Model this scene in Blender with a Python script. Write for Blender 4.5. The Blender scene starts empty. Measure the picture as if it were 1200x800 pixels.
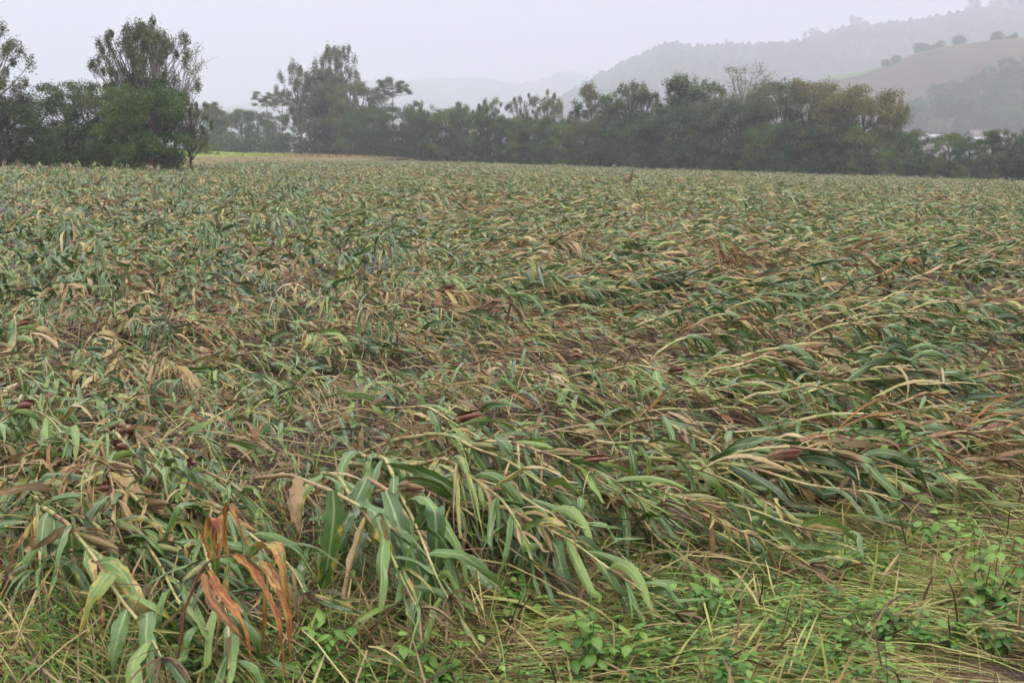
import bpy, math, random
import numpy as np
from mathutils import Vector, Matrix
R = math.radians
rng = np.random.default_rng(7)
random.seed(7)
sc = bpy.context.scene
col = sc.collection

# ------------------------------------------------------------------ camera
H_EYE = 2.0
FPX = 1350.0
PITCH, ROLL = 9.17, 1.5
cam_d = bpy.data.cameras.new('camera'); cam = bpy.data.objects.new('camera', cam_d); col.objects.link(cam)
cam_d.sensor_width = 36.0; cam_d.lens = 36.0 * FPX / 1200.0
cam_d.clip_end = 30000; cam_d.clip_start = 0.05
cam_d.dof.use_dof = True; cam_d.dof.focus_distance = 9.0; cam_d.dof.aperture_fstop = 7.0
CM = Matrix.Rotation(R(90 - PITCH), 4, 'X') @ Matrix.Rotation(R(ROLL), 4, 'Z')
CM.translation = Vector((0, 0, H_EYE))
cam.matrix_world = CM
sc.camera = cam

# ------------------------------------------------------------------ sky and sun
W = bpy.data.worlds.new('World'); sc.world = W; W.use_nodes = True
nt = W.node_tree; nt.nodes.clear()
def N(nt, t, **k):
    n = nt.nodes.new(t)
    for a, b in k.items(): setattr(n, a, b)
    return n
SUN_EL, SUN_ROT = 55, 150
sky = N(nt, 'ShaderNodeTexSky', sky_type='NISHITA'); sky.sun_disc = False
sky.sun_elevation = R(SUN_EL); sky.sun_rotation = R(SUN_ROT); sky.dust_density = 6; sky.air_density = 1.2
tc = N(nt, 'ShaderNodeTexCoord'); sx = N(nt, 'ShaderNodeSeparateXYZ'); nt.links.new(tc.outputs['Generated'], sx.inputs[0])
rp = N(nt, 'ShaderNodeValToRGB'); nt.links.new(sx.outputs['Z'], rp.inputs[0])
e = rp.color_ramp.elements
e[0].position = 0.0; e[0].color = (0.785, 0.805, 1.0, 1)
e[1].position = 0.6; e[1].color = (1.0, .968, .92, 1)
mulr = N(nt, 'ShaderNodeMath', operation='MULTIPLY_ADD'); zp = N(nt, 'ShaderNodeMath', operation='POWER'); zc = N(nt, 'ShaderNodeMath', operation='MAXIMUM'); nt.links.new(sx.outputs['Z'], zc.inputs[0]); zc.inputs[1].default_value = 0.0; nt.links.new(zc.outputs[0], zp.inputs[0]); zp.inputs[1].default_value = 1.9; nt.links.new(zp.outputs[0], mulr.inputs[0]); mulr.inputs[1].default_value = 27.0; mulr.inputs[2].default_value = 5.9
mxz = N(nt, 'ShaderNodeMath', operation='MAXIMUM'); nt.links.new(mulr.outputs[0], mxz.inputs[0]); mxz.inputs[1].default_value = 4.0
vm = N(nt, 'ShaderNodeVectorMath', operation='SCALE'); nt.links.new(rp.outputs[0], vm.inputs[0]); nt.links.new(mxz.outputs[0], vm.inputs['Scale'])
mx = N(nt, 'ShaderNodeMixRGB'); mx.inputs[0].default_value = 0.92
nt.links.new(sky.outputs[0], mx.inputs[1]); nt.links.new(vm.outputs[0], mx.inputs[2])
bg = N(nt, 'ShaderNodeBackground'); bg.inputs[1].default_value = 0.105
nt.links.new(mx.outputs[0], bg.inputs[0])
wo = N(nt, 'ShaderNodeOutputWorld'); nt.links.new(bg.outputs[0], wo.inputs[0])
sl = bpy.data.lights.new('sun', 'SUN'); sl.energy = 1.5; sl.angle = R(24); sl.color = (1, .97, .93)
so = bpy.data.objects.new('sun', sl); col.objects.link(so)
az = R(SUN_ROT)
sdir = Vector((math.sin(az) * math.cos(R(SUN_EL)), math.cos(az) * math.cos(R(SUN_EL)), math.sin(R(SUN_EL))))
so.rotation_euler = sdir.to_track_quat('Z', 'Y').to_euler()
sc.view_settings.view_transform = 'Standard'; sc.view_settings.look = 'None'
sc.view_settings.exposure = 0.17; sc.view_settings.gamma = 1
sc.render.engine = 'CYCLES'
sc.cycles.max_bounces = 6; sc.cycles.diffuse_bounces = 2; sc.cycles.glossy_bounces = 2
sc.cycles.transmission_bounces = 4; sc.cycles.volume_bounces = 2; sc.cycles.transparent_max_bounces = 8

# ------------------------------------------------------------------ helpers
CR = np.array(CM.to_3x3())
def ray(x, y):
    d = CR @ np.array([(x - 600) / FPX, -(y - 400) / FPX, -1.0]); return d
def ground(x, y, z=0.0):                 # point at height z seen at photo pixel x, y
    d = ray(x, y); t = (z - H_EYE) / d[2]; return np.array([d[0] * t, d[1] * t, z])
def atdepth(x, y, Y):                    # point at forward distance Y seen at photo pixel x, y
    d = ray(x, y); t = Y / d[1]; return np.array([d[0] * t, Y, H_EYE + d[2] * t])
def project(P):                          # photo pixel of points (N,3)
    q = (P - np.array([0, 0, H_EYE])) @ CR
    return 600 + FPX * q[:, 0] / -q[:, 2], 400 - FPX * q[:, 1] / -q[:, 2], -q[:, 2]

def _h(ix, iy, s):
    n = (ix.astype(np.int64) * 374761393 + iy.astype(np.int64) * 668265263 + s * 1442695041) & 0xffffffff
    n = ((n ^ (n >> 13)) * 1274126177) & 0xffffffff
    return ((n ^ (n >> 16)) & 0xffff) / 65535.0
def vnoise(x, y, s=0):
    x = np.asarray(x, float); y = np.asarray(y, float)
    ix = np.floor(x); iy = np.floor(y); fx = x - ix; fy = y - iy
    fx = fx * fx * (3 - 2 * fx); fy = fy * fy * (3 - 2 * fy)
    a = _h(ix, iy, s); b = _h(ix + 1, iy, s); c = _h(ix, iy + 1, s); d = _h(ix + 1, iy + 1, s)
    return a + (b - a) * fx + (c - a) * fy + (a - b - c + d) * fx * fy
def fbm(x, y, s=0, o=3):
    v = 0; a = .5; t = 0
    for i in range(o):
        v = v + a * vnoise(x * 2 ** i + 17 * i, y * 2 ** i - 9 * i, s + i); t += a; a *= .5
    return v / t
def gz(x, y):                            # height of the ground
    x = np.asarray(x, float); y = np.asarray(y, float)
    f = np.clip((90 - np.hypot(x, y)) / 60, 0.15, 1)
    c, s = math.cos(-.35), math.sin(-.35)
    xr = x * c - y * s; yr = x * s + y * c
    return f * (0.50 * (fbm(xr * .22, yr * .62, 3, 2) - .5) + .10 * (fbm(x * 1.1, y * 1.1, 9, 2) - .5))

def mesh_np(name, V, F4=None, F3=None, strip=None, tint=None, smooth=True, mat=None):
    me = bpy.data.meshes.new(name)
    V = np.asarray(V, np.float32)
    parts = []; starts = []; n = 0; nf = 0
    for F, k in ((F4, 4), (F3, 3)):
        if F is not None and len(F):
            parts.append(np.asarray(F, np.int32).ravel()); starts.append(n + np.arange(len(F), dtype=np.int32) * k); n += len(F) * k; nf += len(F)
    L = np.concatenate(parts)
    me.vertices.add(len(V)); me.vertices.foreach_set('co', V.ravel())
    me.loops.add(len(L)); me.loops.foreach_set('vertex_index', L)
    me.polygons.add(nf); me.polygons.foreach_set('loop_start', np.concatenate(starts))
    if smooth: me.polygons.foreach_set('use_smooth', np.ones(nf, bool))
    for nm, A in (('strip', strip), ('tint', tint)):
        if A is not None:
            at = me.color_attributes.new(nm, 'FLOAT_COLOR', 'POINT')
            B = np.ones((len(V), 4), np.float32); B[:, :A.shape[1]] = A
            at.data.foreach_set('color', B.ravel())
    me.update(calc_edges=True); me.validate()
    if mat: me.materials.append(mat)
    return me
def link(name, me, parent=None, loc=None):
    o = bpy.data.objects.new(name, me); col.objects.link(o)
    if parent: o.parent = parent
    if loc is not None: o.location = loc
    return o
def tag(o, label=None, cat=None, group=None, kind=None):
    if label: o['label'] = label
    if cat: o['category'] = cat
    if group: o['group'] = group
    if kind: o['kind'] = kind
    return o
class Geo:
    def __init__(s): s.V = []; s.F4 = []; s.F3 = []; s.S = []; s.T = []; s.n = 0
    def add(s, V, F4=None, F3=None, S=None, T=None):
        V = np.asarray(V, float).reshape(-1, 3)
        s.V.append(V)
        if F4 is not None and len(F4): s.F4.append(np.asarray(F4).reshape(-1, 4) + s.n)
        if F3 is not None and len(F3): s.F3.append(np.asarray(F3).reshape(-1, 3) + s.n)
        s.S.append(np.zeros((len(V), 3)) if S is None else S); s.T.append(np.zeros((len(V), 3)) if T is None else T)
        s.n += len(V)
    def mesh(s, name, mat, smooth=True):
        return mesh_np(name, np.concatenate(s.V), np.concatenate(s.F4) if s.F4 else None, np.concatenate(s.F3) if s.F3 else None,
                       np.concatenate(s.S), np.concatenate(s.T), smooth, mat)
    def build(s, name, mat, parent=None, smooth=True): return link(name, s.mesh(name, mat, smooth), parent)

def nrm(v): return v / np.maximum(np.linalg.norm(v, axis=-1, keepdims=True), 1e-9)
def grid_faces(n, r, c, close=False):
    """faces for n patches of r rows x c columns of vertices"""
    i = np.arange(r - 1)[:, None]; j = np.arange(c if close else c - 1)[None, :]
    a = i * c + j; b = i * c + (j + 1) % c
    f = np.stack([a, b, b + c, a + c], -1).reshape(-1, 4)
    return (f[None] + (np.arange(n) * r * c)[:, None, None]).reshape(-1, 4)

PROF = {'leaf': ([0, .06, .25, .5, .75, .92, 1], [.45, .7, 1, .95, .66, .3, .03]),
        'straw': ([0, .2, .8, 1], [.8, 1, .8, .2]),
        'oval': ([0, .1, .35, .6, .85, 1], [.1, .45, 1, .9, .4, .04])}
def strips(geo, P, D, W, length, width, seg=8, cols=3, fold=.25, droop=1.0, wind=None, twist=None, floor=None, prof='leaf',
           tint=None, ripple=0.0, rg=None, jit=0.0, rag=0.0, kink=0.0):
    """N leaf-like strips grown from P along D, width direction W, bending under gravity and lying down on the floor."""
    rg = rg or rng
    n = len(P); P = P.copy(); D = nrm(D); W = nrm(W)
    length = np.broadcast_to(length, n).astype(float); width = np.broadcast_to(width, n).astype(float)
    droop = np.broadcast_to(droop, n).astype(float)
    twist = np.zeros(n) if twist is None else twist
    ts = np.linspace(0, 1, seg + 1); pw = np.interp(ts, *PROF[prof])
    us = np.linspace(-1, 1, cols)
    V = np.zeros((n, seg + 1, cols, 3)); S = np.zeros((n, seg + 1, cols, 3))
    rnd = rg.random(n)
    phi = np.broadcast_to(np.arctan(fold), n).astype(float)
    kk = rg.integers(1, seg + 1, n); kd = nrm(rg.normal(0, 1, (n, 3)) * [1, 1, .5] + [0, 0, -.9]) * (rg.random(n) < .6)[:, None] * kink
    for k, t in enumerate(ts):
        if k:
            g = np.zeros((n, 3)); g[:, 2] = -1
            D = D + g * (droop * length * 1.0 / seg)[:, None] * (2.4 + 1.6 * t)
            if wind is not None: D = D + wind * (length / seg)[:, None]
            if kink: D = D + kd * (kk == k)[:, None] * rg.uniform(.4, 1.6, n)[:, None]
            if jit: D = D + rg.normal(0, jit, (n, 3))
            D = nrm(D)
            P = P + D * (length / seg)[:, None]
            if floor is not None:
                fl = floor(P[:, 0], P[:, 1]) + .012 + .03 * rnd
                low = P[:, 2] < fl
                P[:, 2] = np.where(low, fl, P[:, 2])
                D[:, 2] = np.where(low & (D[:, 2] < 0), D[:, 2] * .15, D[:, 2]); D = nrm(D)
        W = nrm(W - (W * D).sum(1, keepdims=True) * D)
        Nn = np.cross(D, W)
        a = twist / seg * (1 + .8 * math.sin(k * 1.9))
        W = nrm(W * np.cos(a)[:, None] + Nn * np.sin(a)[:, None]); Nn = np.cross(D, W)
        for j, u in enumerate(us):
            hw = (width * .5 * pw[k])[:, None]
            if rag and abs(u) > .4: hw = hw * (1 + rag * rg.uniform(-1, .6, (n, 1)))
            off = W * hw * u * np.cos(phi)[:, None] + Nn * hw * abs(u) * np.sin(phi)[:, None]
            if ripple and abs(u) > .9: off = off + Nn * (ripple * width * np.sin(t * 22 + rnd * 30 + u * 1.3) * pw[k])[:, None]
            V[:, k, j] = P + off
            S[:, k, j, 0] = (u + 1) / 2; S[:, k, j, 1] = t; S[:, k, j, 2] = rnd
    T = np.zeros((n, 3)) if tint is None else tint
    T = np.repeat(T[:, None], (seg + 1) * cols, 1).reshape(-1, 3)
    geo.add(V.reshape(-1, 3), grid_faces(n, seg + 1, cols), None, S.reshape(-1, 3), T)

def tubes(geo, C, Rr, sides=5, tint=None, rnd=None):
    """C (n,s,3) centre lines, Rr (n,s) radii"""
    n, s, _ = C.shape
    D = np.zeros_like(C); D[:, 1:-1] = C[:, 2:] - C[:, :-2]; D[:, 0] = C[:, 1] - C[:, 0]; D[:, -1] = C[:, -1] - C[:, -2]
    D = nrm(D)
    ref = np.zeros_like(D); ref[..., 2] = 1
    vert = np.abs(D[..., 2]).mean(1) > .8
    ref[vert] = (1, 0, 0)
    A = nrm(np.cross(D, ref)); B = np.cross(D, A)
    th = np.arange(sides) * 2 * math.pi / sides
    V = C[:, :, None] + Rr[:, :, None, None] * (A[:, :, None] * np.cos(th)[None, None, :, None] + B[:, :, None] * np.sin(th)[None, None, :, None])
    S = np.zeros(V.shape); S[..., 0] = th / (2 * math.pi); S[..., 1] = np.linspace(0, 1, s)[None, :, None]
    S[..., 2] = (rng.random(n) if rnd is None else rnd)[:, None, None]
    T = np.zeros((n, 3)) if tint is None else tint
    T = np.repeat(T[:, None], s * sides, 1).reshape(-1, 3)
    geo.add(V.reshape(-1, 3), grid_faces(n, s, sides, True), None, S.reshape(-1, 3), T)

# ------------------------------------------------------------------ materials
class MB:
    def __init__(s, name):
        s.m = bpy.data.materials.new(name); s.m.use_nodes = True; s.t = s.m.node_tree; s.t.nodes.clear()
        s.out = s.t.nodes.new('ShaderNodeOutputMaterial')
    def n(s, t, **k): return N(s.t, t, **k)
    def l(s, a, b): s.t.links.new(a, b)
    def v(s, x, sock):
        if isinstance(x, (int, float)): sock.default_value = x
        elif isinstance(x, tuple): sock.default_value = x if len(x) == 4 or sock.type == 'VECTOR' else (*x, 1)
        else: s.l(x, sock)
    def math(s, op, a, b=0.0, c=0.0, clamp=False):
        n = s.n('ShaderNodeMath', operation=op); n.use_clamp = clamp
        s.v(a, n.inputs[0]); s.v(b, n.inputs[1]); s.v(c, n.inputs[2]); return n.outputs[0]
    def mix(s, f, a, b, mode='MIX'):
        n = s.n('ShaderNodeMixRGB', blend_type=mode); s.v(f, n.inputs[0]); s.v(a, n.inputs[1]); s.v(b, n.inputs[2]); return n.outputs[0]
    def attr(s, nm):
        a = s.n('ShaderNodeAttribute', attribute_name=nm); x = s.n('ShaderNodeSeparateXYZ'); s.l(a.outputs['Vector'], x.inputs[0])
        return a, x.outputs
    def noise(s, scale, vec=None, detail=2.0, out=0):
        n = s.n('ShaderNodeTexNoise'); n.inputs['Scale'].default_value = scale; n.inputs['Detail'].default_value = detail
        if vec is not None: s.l(vec, n.inputs['Vector'])
        return n.outputs[out]
    def comb(s, a, b, c):
        n = s.n('ShaderNodeCombineXYZ'); s.v(a, n.inputs[0]); s.v(b, n.inputs[1]); s.v(c, n.inputs[2]); return n.outputs[0]
    def ss(s, x, a, b):
        n = s.n('ShaderNodeMapRange', interpolation_type='SMOOTHSTEP'); s.v(x, n.inputs[0]); n.inputs[1].default_value = a; n.inputs[2].default_value = b; return n.outputs[0]
    def bump(s, h, strength, dist):
        n = s.n('ShaderNodeBump'); n.inputs['Strength'].default_value = strength; n.inputs['Distance'].default_value = dist; s.l(h, n.inputs['Height']); return n.outputs[0]
    def pbr(s, color, rough=.6, normal=None, spec=.5, trans=0.0, coat=0.0):
        p = s.n('ShaderNodeBsdfPrincipled'); s.v(color, p.inputs['Base Color']); s.v(rough, p.inputs['Roughness'])
        s.v(spec, p.inputs['Specular IOR Level'])
        if coat: s.v(coat, p.inputs['Coat Weight']); p.inputs['Coat Roughness'].default_value = .15
        if normal is not None: s.l(normal, p.inputs['Normal'])
        if trans:
            tr = s.n('ShaderNodeBsdfTranslucent'); s.v(color, tr.inputs[0])
            ms = s.n('ShaderNodeMixShader'); ms.inputs[0].default_value = trans; s.l(p.outputs[0], ms.inputs[1]); s.l(tr.outputs[0], ms.inputs[2])
            s.l(ms.outputs[0], s.out.inputs[0])
        else: s.l(p.outputs[0], s.out.inputs[0])
        return s.m

def corn_leaf_mat():
    b = MB('corn_leaf')
    _, (u, v, r) = b.attr('strip'); _, (dry, hue, warm) = b.attr('tint')
    oi = b.n('ShaderNodeObjectInfo').outputs['Random']
    seed = b.math('ADD', b.math('MULTIPLY', r, 40), b.math('MULTIPLY', oi, 17))
    nz = b.noise(1.0, b.comb(b.math('MULTIPLY', u, 3.0), b.math('MULTIPLY', v, 7.0), seed), 3)
    edge = b.math('MULTIPLY', b.math('ABSOLUTE', b.math('SUBTRACT', u, .5)), 2)
    d = b.math('ADD', b.math('MULTIPLY', dry, 1.9), -1.42)
    d = b.math('ADD', d, b.math('MULTIPLY', v, .42)); d = b.math('ADD', d, b.math('MULTIPLY', edge, .18))
    d = b.math('ADD', d, b.math('MULTIPLY_ADD', nz, 1.5, -.5))
    yel = b.ss(d, -.05, .22); tan = b.ss(d, .14, .42); brn = b.ss(d, .75, 1.25)
    g1 = b.mix(hue, (.012, .058, .017), (.115, .245, .026))
    g1 = b.mix(b.ss(hue, .78, 1.0), g1, (.20, .32, .045))
    g1 = b.mix(b.math('MULTIPLY', b.ss(nz, .45, .7), .35), g1, (.13, .21, .045))
    yc = b.mix(warm, (.52, .46, .07), (.55, .30, .05))
    tcx = b.mix(b.ss(warm, .0, .55), (.56, .42, .24), (.26, .13, .055)); tcx = b.mix(b.ss(warm, .6, .9), tcx, b.mix(b.ss(nz, .42, .6), (.52, .22, .05), (.27, .08, .04)))
    bc = b.mix(b.ss(warm, .1, .6), (.24, .16, .08), (.10, .048, .024)); bc = b.mix(b.ss(warm, .75, 1.0), bc, (.36, .08, .03))
    c = b.mix(yel, g1, yc); c = b.mix(tan, c, tcx); c = b.mix(brn, c, bc)
    # midrib and long veins
    rib = b.math('SUBTRACT', 1.0, b.ss(edge, .07, .17))
    ribc = b.mix(tan, (.34, .42, .18), b.mix(.35, c, (.44, .32, .16)))
    c = b.mix(b.math('MULTIPLY', rib, b.math('SUBTRACT', .85, b.math('MULTIPLY', v, .5))), c, ribc)
    vein = b.math('SINE', b.math('MULTIPLY', u, 95.0))
    c = b.mix(b.math('MULTIPLY_ADD', vein, .09, .09), c, b.mix(.5, c, (.35, .38, .2)))
    spots = b.noise(1.0, b.comb(b.math('MULTIPLY', u, 14.0), b.math('MULTIPLY', v, 70.0), seed), 2)
    c = b.mix(b.math('MULTIPLY', b.ss(spots, .66, .74), .6), c, (.14, .085, .045))
    c = b.mix(b.math('MULTIPLY', b.ss(b.noise(1.0, b.comb(b.math('MULTIPLY', u, 9.0), b.math('MULTIPLY', v, 24.0), b.math('ADD', seed, 5.0)), 4), .60, .70), .75), c, (.085, .052, .034))
    hgt = b.math('ADD', b.math('MULTIPLY', vein, .5), b.math('MULTIPLY', spots, .6))
    rough = b.math('ADD', .26, b.math('MULTIPLY', tan, .25))
    return b.pbr(c, rough, b.bump(hgt, .5, .004), b.math('SUBTRACT', .6, b.math('MULTIPLY', tan, .3)), .12, b.math('SUBTRACT', .55, b.math('MULTIPLY', tan, .4)))
def stalk_mat():
    b = MB('corn_stalk')
    _, (u, v, r) = b.attr('strip'); _, (dry, hue, warm) = b.attr('tint')
    oi = b.n('ShaderNodeObjectInfo').outputs['Random']
    nz = b.noise(1.0, b.comb(b.math('MULTIPLY', u, 5.0), b.math('MULTIPLY', v, 22.0), b.math('ADD', b.math('MULTIPLY', oi, 30), b.math('MULTIPLY', r, 30))), 3)
    st = b.noise(1.0, b.comb(b.math('MULTIPLY', u, 26.0), b.math('MULTIPLY', v, 5.0), 3.0), 2)
    d = b.math('ADD', b.math('MULTIPLY', b.math('SUBTRACT', dry, .5), 1.4), b.math('SUBTRACT', b.math('MULTIPLY', nz, 1.1), b.math('MULTIPLY', v, .75)))
    k = b.ss(d, .0, .35)
    c = b.mix(hue, (.22, .26, .07), (.46, .38, .19))
    c = b.mix(k, c, b.mix(st, (.11, .048, .025), (.52, .34, .16)))
    c = b.mix(b.ss(d, .45, .8), c, (.15, .06, .04))
    nodes = b.math('FRACT', b.math('MULTIPLY', v, 12.0))
    c = b.mix(b.math('MULTIPLY', b.math('LESS_THAN', nodes, .1), .6), c, (.16, .10, .04))
    return b.pbr(c, .42, b.bump(st, .4, .002), .5)
def ear_mat():
    b = MB('corn_husk')
    _, (u, v, r) = b.attr('strip'); _, (dry, hue, warm) = b.attr('tint')
    st = b.noise(1.0, b.comb(b.math('MULTIPLY', u, 30.0), b.math('MULTIPLY', v, 3.0), 1.0), 2)
    nz = b.noise(1.0, b.comb(b.math('MULTIPLY', u, 4.0), b.math('MULTIPLY', v, 4.0), b.math('MULTIPLY', hue, 20.0)), 2)
    d = b.math('ADD', b.math('ADD', dry, b.math('MULTIPLY', v, .45)), b.math('MULTIPLY_ADD', nz, .8, -.75))
    c = b.mix(b.ss(d, .1, .45), (.23, .25, .085), (.34, .235, .115))
    c = b.mix(b.ss(d, .55, .9), c, b.mix(b.ss(warm, .5, 1.0), (.26, .15, .075), (.19, .05, .035)))
    c = b.mix(b.math('MULTIPLY', b.ss(st, .35, .6), .75), c, b.mix(.7, c, (.09, .045, .02)))
    return b.pbr(c, .45, b.bump(st, .7, .004), .45)
def blade_mat(name, cols, rough=.5, trans=.15, spec=.4):
    """cols: list of colours picked by tint.y, tint.x shifts each towards its dry colour"""
    b = MB(name)
    _, (u, v, r) = b.attr('strip'); _, (dry, hue, warm) = b.attr('tint')
    rp = b.n('ShaderNodeValToRGB'); b.l(hue, rp.inputs[0]); el = rp.color_ramp.elements
    while len(el) < len(cols): el.new(.5)
    for i, (p, cc) in enumerate(cols): el[i].position = p; el[i].color = (*cc, 1)
    nz = b.noise(1.0, b.comb(b.math('MULTIPLY', u, 2.0), b.math('MULTIPLY', v, 6.0), b.math('MULTIPLY', r, 40.0)), 2)
    c = b.mix(b.math('MULTIPLY', b.ss(b.math('ADD', b.math('ADD', dry, nz), b.math('MULTIPLY', v, .3)), .9, 1.3), .8), rp.outputs[0], b.mix(hue, (.07, .04, .025), (.36, .25, .14)))
    return b.pbr(c, rough, None, spec, trans)
def tree_leaf_mat(name, a, c2, c3):
    b = MB(name)
    _, (u, v, r) = b.attr('strip'); _, (x, hue, warm) = b.attr('tint')
    oi = b.n('ShaderNodeObjectInfo').outputs['Random']
    c = b.mix(hue, a, c2); c = b.mix(b.ss(r, .72, .95), c, c3)
    c = b.mix(b.math('MULTIPLY', oi, .3), c, b.mix(.5, c2, c3))
    return b.pbr(c, .55, None, .3, .2)
def bark_mat(name, a, c2):
    b = MB(name)
    tcn = b.n('ShaderNodeTexCoord').outputs['Object']
    mp = b.n('ShaderNodeMapping'); mp.inputs['Scale'].default_value = (3, 3, .6); b.l(tcn, mp.inputs[0])
    nz = b.noise(2.0, mp.outputs[0], 4)
    return b.pbr(b.mix(b.ss(nz, .35, .65), a, c2), .8, b.bump(nz, .6, .05), .2)
def mud_mat():
    b = MB('wet_mud')
    pos = b.n('ShaderNodeNewGeometry').outputs['Position']
    big = b.noise(.7, pos, 4); mid = b.noise(6.0, pos, 6); fin = b.noise(60.0, pos, 4)
    c = b.mix(b.ss(mid, .3, .7), (.022, .011, .008), (.060, .031, .021)); c = b.mix(b.ss(fin, .5, .75), c, (.13, .092, .065))
    far = b.n('ShaderNodeVectorMath', operation='LENGTH'); b.l(pos, far.inputs[0])
    f = b.ss(far.outputs['Value'], 120.0, 260.0)
    c = b.mix(f, c, b.mix(big, (.06, .09, .03), (.10, .12, .05)))
    wet = b.math('MULTIPLY', b.ss(b.noise(1.6, pos, 3), .46, .56), b.math('SUBTRACT', 1.0, f))
    rough = b.math('SUBTRACT', .70, b.math('MULTIPLY', wet, .60))
    hgt = b.math('ADD', b.math('MULTIPLY', mid, 1.0), b.math('MULTIPLY', fin, .25))
    return b.pbr(c, rough, b.bump(hgt, .8, .05), .5)
def hill_mat(name, cols, scale, streak=False):
    b = MB(name)
    pos = b.n('ShaderNodeNewGeometry').outputs['Position']
    v = pos
    if streak:
        mp = b.n('ShaderNodeMapping'); mp.inputs['Scale'].default_value = (1, .15, 1); mp.inputs['Rotation'].default_value = (0, 0, .5); b.l(pos, mp.inputs[0]); v = mp.outputs[0]
    n1 = b.noise(scale, v, 5); n2 = b.noise(scale * 6, pos, 3)
    c = b.mix(b.ss(n1, .35, .65), cols[0], cols[1]); c = b.mix(b.math('MULTIPLY', b.ss(n2, .5, .7), .5), c, cols[2])
    return b.pbr(c, .9, None, .2)
def plain_mat(name, a, c2, scale=3.0, rough=.7):
    b = MB(name); pos = b.n('ShaderNodeTexCoord').outputs['Object']
    nz = b.noise(scale, pos, 4)
    return b.pbr(b.mix(b.ss(nz, .3, .7), a, c2), rough, b.bump(nz, .3, .02), .4)

M_LEAF = corn_leaf_mat(); M_STALK = stalk_mat(); M_EAR = ear_mat(); M_MUD = mud_mat()
M_TASSEL = plain_mat('corn_tassel', (.20, .13, .07), (.30, .21, .12), 20)
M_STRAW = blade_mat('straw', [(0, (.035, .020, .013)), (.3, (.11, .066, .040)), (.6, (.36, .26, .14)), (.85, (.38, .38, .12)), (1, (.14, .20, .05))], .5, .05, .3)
M_GRASS = blade_mat('grass_blade', [(0, (.08, .04, .022)), (.22, (.38, .25, .12)), (.42, (.50, .45, .18)), (.65, (.26, .36, .07)), (1, (.06, .17, .02))], .45, .2)
M_WEED = blade_mat('weed_leaf', [(0, (.025, .09, .014)), (.5, (.08, .20, .025)), (1, (.20, .34, .055))], .4, .25, .5)
M_TD = tree_leaf_mat('foliage_dark', (.020, .048, .018), (.062, .115, .032), (.15, .22, .06))
M_TM = tree_leaf_mat('foliage_mid', (.045, .092, .022), (.125, .20, .042), (.22, .29, .07))
M_TO = tree_leaf_mat('foliage_olive', (.105, .115, .035), (.185, .180, .055), (.25, .21, .07))
M_TG = tree_leaf_mat('foliage_grey_green', (.068, .098, .045), (.125, .155, .065), (.19, .20, .09))
M_TL = tree_leaf_mat('foliage_light', (.08, .12, .035), (.13, .18, .05), (.18, .22, .07))
M_BARK = bark_mat('bark_brown', (.06, .045, .035), (.13, .10, .08))
M_BARKP = bark_mat('bark_pale', (.16, .14, .12), (.32, .29, .25))

# ------------------------------------------------------------------ ground
def ring_axis(segs):
    out = []
    for a, b_, n in segs: out += list(np.linspace(a, b_, n, endpoint=False))
    return np.array(out)
xs = ring_axis([(-9000, -400, 8), (-400, -60, 30), (-60, -12, 90), (-12, 12, 160), (12, 60, 90), (60, 400, 30), (400, 9000, 9)])
ys = ring_axis([(-3000, -20, 6), (-20, 1.5, 15), (1.5, 22, 170), (22, 90, 170), (90, 320, 60), (320, 9500, 12)])
X, Y = np.meshgrid(xs, ys)
Z = gz(X, Y) * (np.hypot(X, Y) < 400)
g = Geo(); g.add(np.stack([X, Y, Z], -1).reshape(-1, 3), grid_faces(1, len(ys), len(xs)))
tag(g.build('ground', M_MUD), kind='structure')

# ------------------------------------------------------------------ hills
def noise_bumps(X, Y, cell, s):
    """tree-top like bumps: rounded cells"""
    ix = np.floor(X / cell); iy = np.floor(Y / cell); best = np.full(X.shape, 9.0)
    for dx in (-1, 0, 1):
        for dy in (-1, 0, 1):
            cx = ix + dx; cy = iy + dy
            px = (cx + _h(cx, cy, s)) * cell; py = (cy + _h(cx, cy, s + 1)) * cell
            d = np.hypot(X - px, Y - py) / cell + .25 * _h(cx, cy, s + 2)
            best = np.minimum(best, d)
    return np.clip(1 - best * best * 2.0, 0, 1)
def hill(name, pts, D, front, back, mat, wood=0, cell=12, nx=500, ny=70, xr=None, base=0.0):
    P = np.array([atdepth(x, y, D) for x, y in pts])
    x0, x1 = xr or (P[0, 0], P[-1, 0])
    xs = np.linspace(x0, x1, nx)
    Zc = np.interp(xs, P[:, 0], P[:, 2])
    t = np.concatenate([np.linspace(-1, 0, int(ny * .8), endpoint=False), np.linspace(0, 1, ny - int(ny * .8))])
    pr = np.where(t < 0, .5 - .5 * np.cos(math.pi * (1 + t)), 1 - t * t * .9)
    Yr = D + np.where(t < 0, t * front, t * back)
    Xg, Yg = np.meshgrid(xs, Yr)
    def zf(Xq, Yq):
        tq = np.where(Yq < D, (Yq - D) / front, (Yq - D) / back); tq = np.clip(tq, -1, 1)
        p = np.where(tq < 0, .5 - .5 * np.cos(math.pi * (1 + tq)), 1 - tq * tq * .9)
        und = (fbm(Xq / 160., Yq / 260., 21, 3) - .5) * np.interp(Xq, P[:, 0], P[:, 2]) * .35 * np.sin(math.pi * np.clip(-tq, 0, 1))
        return np.interp(Xq, P[:, 0], P[:, 2]) * p + und + base - 2 * (p <= .001)
    Z = zf(Xg, Yg)
    if wood: Z = Z + wood * noise_bumps(Xg, Yg, cell, 5) + wood * .6 * noise_bumps(Xg, Yg, cell * .5, 8) - wood
    g = Geo(); g.add(np.stack([Xg, Yg, Z], -1).reshape(-1, 3), grid_faces(1, len(Yr), nx))
    return tag(g.build(name, mat), kind='structure'), zf
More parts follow.
